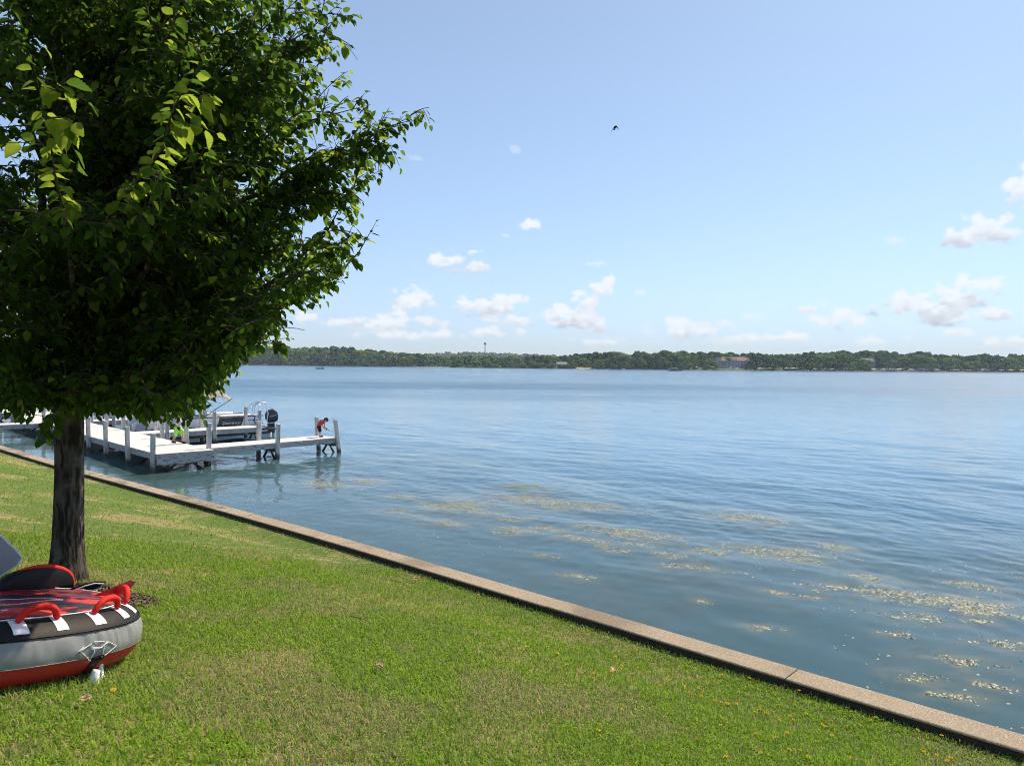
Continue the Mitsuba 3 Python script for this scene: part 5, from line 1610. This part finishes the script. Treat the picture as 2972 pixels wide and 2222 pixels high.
lab("resort_building", "long blue grey lakeside hotel with terracotta roofs among the trees of the right shore", "hotel")
house("resort_building", 236, 30, 42, 13, 8.2, "wall_bluegrey", "roof_terracotta", 3, 12, 0, ((-17.5, 6), (0, 7), (17.5, 6)))
lab("lake_house", "large grey lake house with a broad hipped roof and lake bay, right shore", "house")
house("lake_house", 399, 26, 17, 11, 8.2, "wall_bluegrey", "roof_grey", 2, 5, 0, ((4, 5),))
lab("lake_house_001", "lower wide grey lake house just right of the house with a lake bay", "house")
house("lake_house_001", 426, 24, 18, 10, 6.6, "wall_bluegrey", "roof_grey", 2, 6)
lab("lake_house_002", "long low white building among the trees in the middle of the far shore", "building")
house("lake_house_002", 45, 22, 21, 8, 3.4, "wall_white", "roof_grey", 1, 8)
lab("lake_house_003", "small bright blue cottage at the waterline of the right shore", "house")
house("lake_house_003", 560, 9, 8, 6, 5.2, "wall_blue", "roof_grey", 2, 3)
lab("lake_house_004", "small white cottage half hidden behind trees near the right end of the shore", "house")
house("lake_house_004", 505, 34, 10, 8, 5.0, "wall_white", "roof_grey", 2, 3)
# beach
bs = np.linspace(s_of_x(62), s_of_x(104), 16)
G = np.array([[np.r_[sh_at(s, b), shore_z(0, max(b, 0)) + .12 if b > -1 else -.1] for b in (-1.8, 0.3, 3.5, 8)] for s in bs])
v, f = grid_mesh(G)
if np.cross(v[f[0][1]] - v[f[0][0]], v[f[0][2]] - v[f[0][0]])[2] < 0: f = f[:, ::-1]
add("beach", (v, f), "sand", True)
lab("beach", "short strip of tan sand beach on the far shore", "beach", kind="structure")

lab("water_tower", "slim tall mast with a wider head standing above the far trees", "tower")
tb = A3(-41, 1101, 0)
paint("tower_paint", (.12, .13, .15), .6, .3)
add("water_tower__shaft", tube([tb, tb + A3(0, 0, 18), tb + A3(0, 0, 33.4)], [.85, .6, .5], 12), "tower_paint", True)
add("water_tower__head", tube([tb + A3(0, 0, 33.2), tb + A3(0, 0, 34.0), tb + A3(0, 0, 35.8), tb + A3(0, 0, 36.6)], [.5, 1.7, 1.8, 1.0], 14), "tower_paint", 40)

# docks and boat lifts strung along the right shore
def lift(key, x, out, w, hgt, bsdf, boat):
    px, py = sh_at(s_of_x(x), -out)
    t = np.array([np.interp(s_of_x(x), SS, ST_[:, k]) for k in (0, 1)]); a = math.atan2(t[1], t[0])
    ex, ey = A3(math.cos(a), math.sin(a), 0), A3(-math.sin(a), math.cos(a), 0)
    R = np.stack([ex, ey, A3(0, 0, 1)], 1)
    O = A3(px, py, 0)
    xs_ = np.linspace(-1, 1, 7)
    G = np.array([[O + ex * (w / 2 * a_) + ey * b_ + A3(0, 0, hgt + .35 * (1 - a_ * a_)) for b_ in (-3, 3)] for a_ in xs_])
    v, f = grid_mesh(G)
    add(key + "__canopy", (np.vstack([v, v - A3(0, 0, .4)]), np.vstack([f, f[:, ::-1] + len(v)])), bsdf)
    for sx in (-1, 1):
        for sy in (-1, 1):
            q = O + ex * (w / 2 - .1) * sx + ey * 2.6 * sy
            add(part(key, "post"), bar(q + A3(0, 0, -.5), q + A3(0, 0, hgt), .12), "hoist_metal")


paint("canopy_white", (.78, .78, .78), .6, .3)
paint("canopy_blue", (.12, .22, .42), .6, .3)
paint("canopy_tan", (.45, .40, .33), .7, .3)
LIFTS = [(190, 0), (205, 2), (224, 0), (228, 0), (252, 0), (262, 2), (281, 0), (290, 0), (312, 0), (322, 2), (330, 0), (352, 0), (382, 0), (394, 0), (405, 2), (415, 0), (431, 0), (446, 0), (452, 0), (461, 0), (486, 1), (497, 1), (511, 2), (530, 0), (535, 0), (556, 0), (568, 2), (574, 0), (586, 0), (592, 0), (607, 0)]
for i, (x, kd) in enumerate(LIFTS):
    key = number("boat_lift")
    WOODS.append((key, ("white", "blue", "tan")[kd] + " canopied boat lift", x, "", "boat lift"))
    lift(key, x, fr.uniform(3, 9), fr.uniform(4.0, 8.0), fr.uniform(1.9, 3.0), ("canopy_white", "canopy_blue", "canopy_tan")[kd], False)
for i, x in enumerate((198, 217, 240, 272, 300, 317, 341, 363, 390, 420, 440, 470, 521, 547, 580, 600)):
    key = number("far_dock")
    a_ = np.r_[sh_at(s_of_x(x), 2.0), .55]; b_ = np.r_[sh_at(s_of_x(x) + 1.0, -11.0), .55]
    add(key + "__deck", bar(a_, b_, 1.5, .25), "canopy_white")
    for t in (.3, .65, .98):
        q = a_ + (b_ - a_) * t
        add(part(key, "post"), bar(A3(q[0], q[1], -1), A3(q[0], q[1], 1.4), .25), "canopy_white")
    WOODS.append((key, "small white far dock", x, "", "dock"))

# ---------------------------------------------------------------- boats out on the lake
lab("pontoon_boat_001", "dark pontoon boat with flat canopy far out before the right shore", "boat")
pontoon_boat("pontoon_boat_001", A3(122.7, 552.1, 0), unit(A3(1, .12, 0)), unit(A3(.12, -1, 0)), 10.5, 3.0, None, detail=False)
for k in list(scene):
    if k.startswith("pontoon_boat_001__"):
        if "canopy" in k and "pole" not in k: scene[k]["bsdf"] = {"type": "ref", "id": "boat_black"}
        if "side_panel" in k: scene[k]["bsdf"] = {"type": "ref", "id": "boat_black"}


def small_boat(key, o, ang_, L, B, H, hull_mat, people, motor=True):
    ex, ey = A3(math.cos(ang_), math.sin(ang_), 0), A3(-math.sin(ang_), math.cos(ang_), 0)
    G = hull_loft(o, ex, ey, L, B, H, 0.0, .25)
    v, f = grid_mesh(G)
    v = np.vstack([v, G[0].mean(0)]); k9 = np.arange(8); f = np.vstack([f, np.stack([k9, k9 + 1, k9 * 0 + len(v) - 1], 1)])
    add(key + "__hull", (v, f), hull_mat, 40)
    inn = np.array([[r[0] + A3(0, 0, -.12), r[8] + A3(0, 0, -.12)] for r in G[:, [0, 0, 0, 0, 0, 0, 0, 0, 8]]])
    add(key + "__floor", grid_mesh(inn), "seat_dark")
    R = np.stack([ex, ey, A3(0, 0, 1)], 1)
    add(key + "__windscreen_frame", rbox(o + ex * L * .12 + A3(0, 0, H + .18), (.3, B * .7, .3), R, .05), "seat_dark")
    if motor: add(key + "__outboard_motor", rbox(o - ex * (L / 2 + .15) + A3(0, 0, H * .75), (.4, .36, .75), R, .1), "boat_black", 40)


def sitter(key, o, ang_, shirt):
    """A seated figure a few pixels tall: one body with shirt and hair."""
    cs, sn = math.cos(ang_), math.sin(ang_)
    Rz = np.array([[cs, -sn, 0], [sn, cs, 0], [0, 0, 1]])
    W_ = lambda m: (np.asarray(m.vertices) @ Rz.T + o, np.asarray(m.faces))
    ch = [[(A3(0, 0, .45), .15), (A3(0, 0, .72), .15), (A3(.02, 0, .92), .13), (A3(.03, 0, 1.05), .06), (A3(.04, 0, 1.18), .10)]]
    for e in (1, -1):
        ch += [[(A3(.02, .17 * e, .92), .06), (A3(.1, .24 * e, .68), .05), (A3(.32, .16 * e, .62), .04)], [(A3(0, .09 * e, .44), .10), (A3(.42, .1 * e, .48), .08), (A3(.45, .1 * e, .08), .05), (A3(.6, .1 * e, .05), .045)]]
    add(key + "__body", W_(smoothed(hulls(ch, 10), .06, 3)), "skin", True)
    sh = [[(A3(0, 0, .47), .17), (A3(0, 0, .72), .17), (A3(.02, 0, .93), .15)]] + [[(A3(.02, .17 * e, .92), .075), (A3(.07, .22 * e, .76), .065)] for e in (1, -1)]
    add(key + "__shirt", W_(smoothed(hulls(sh, 10), .06, 3)), shirt, True)
    add(key + "__hair", W_(smoothed(hulls([[(A3(.02, 0, 1.21), .105), (A3(-.01, 0, 1.17), .10)]], 10), .06, 2)), "hair_dark", True)


fo = A3(-121.8, 463.8, -.12)
lab("fishing_boat", "small dark motorboat with two people, alone on the lake at left", "boat")
small_boat("fishing_boat", fo, math.radians(-12), 5.4, 1.9, .75, "boat_black", 2)
for i, (dx, txt) in enumerate(((-1.3, "dark clothed person at the stern of the small dark motorboat"), (.7, "dark clothed person at the bow of the small dark motorboat"))):
    key = number("person"); sitter(key, fo + A3(dx, -.1 * dx, .15), math.radians(-12), "shorts_black"); lab(key, txt, "person")
so = A3(-73.1, 806, -.05)
lab("speedboat", "white speedboat running right and trailing a long white wake on the far lake", "boat")
small_boat("speedboat", so, math.radians(4), 7.5, 2.4, 1.1, "boat_white", 2)
for i, (dx, txt) in enumerate(((-1.8, "person at the stern of the white speedboat"), (.4, "person at the wheel of the white speedboat"))):
    key = number("person"); sitter(key, so + A3(dx, 0, .4), 0, "shirt_red" if i else "shorts_black"); lab(key, txt, "person")
lab("small_boat", "tiny dark boat near the far beach", "boat")
small_boat("small_boat", A3(112.9, 742, 0), math.radians(8), 4.5, 1.8, .8, "boat_grey", 1)
paint("foam_white", (.80, .82, .84), .8, .3)
wq = np.random.default_rng(2)
vv, ff, n = [], [], 0
for k in range(1500):
    t = wq.random() ** 1.3
    x = so[0] - 4 - 62 * t; spread = .8 + 5.0 * t
    y = so[1] - 4 * t + wq.normal() * spread
    s = wq.uniform(.15, .6) * (1.25 - t); h = wq.uniform(.08, .55) * (1.1 - t)
    a = wq.uniform(0, 6.28)
    b = np.array([[math.cos(a + q) * s * 1.6 + x, math.sin(a + q) * s + y, -.05] for q in (0, 2.1, 4.2)] + [[x, y, h]])
    vv.append(b); ff.append(np.array([[0, 1, 3], [1, 2, 3], [2, 0, 3]]) + n); n += 4
add("wake_foam", (np.vstack(vv), np.vstack(ff)), "foam_white")
lab("wake_foam", "long white foam wake behind the speedboat", "wake", kind="stuff")

# ---------------------------------------------------------------- the bird
lab("bird", "dark bird gliding high over the lake with wings swept down", "bird")
paint("feather_dark", (.03, .03, .035), .8, .2)
bc = A3(5.53, 40.34, 17.0)
def wing(side, span, sweep, drop):
    rowsW = []
    for t in np.linspace(0, 1, 9):
        ch = .15 * (1 - .75 * t ** 1.4)
        c = bc + A3(span * t, -.05, .035 - drop * t ** 1.25 + .05 * math.sin(t * 3.1))
        le = c + A3(0, -.5 * ch, .22 * ch); te = c + A3(0, .6 * ch, -.22 * ch)
        rowsW.append([le, c + A3(0, 0, .018 * (1 - t) + .004), te, c - A3(0, 0, .012 * (1 - t) + .004), le])
    return grid_mesh(np.array(rowsW))
add("bird__body", smoothed(hulls([[(bc + A3(-.02, .20, -.02), .014), (bc + A3(0, .08, 0), .045), (bc + A3(0, -.06, .015), .052), (bc + A3(.01, -.15, .02), .032), (bc + A3(.01, -.20, .012), .010)]], 14), .02, 3), "feather_dark", True)
add("bird__wing", wing(-1, -.27, .1, .42), "feather_dark", True)
add("bird__wing_001", wing(1, .17, .1, .17), "feather_dark", True)
tl = [(-.03, 0), (.03, 0), (.06, .16), (.0, .13), (-.06, .16)]
v, f = extrude(tl, A3(1, 0, 0), A3(0, 1, -.1), bc + A3(-.02, .18, -.02), A3(0, 0, .006))
add("bird__tail", (v, f), "feather_dark")

name_all(WOODS)
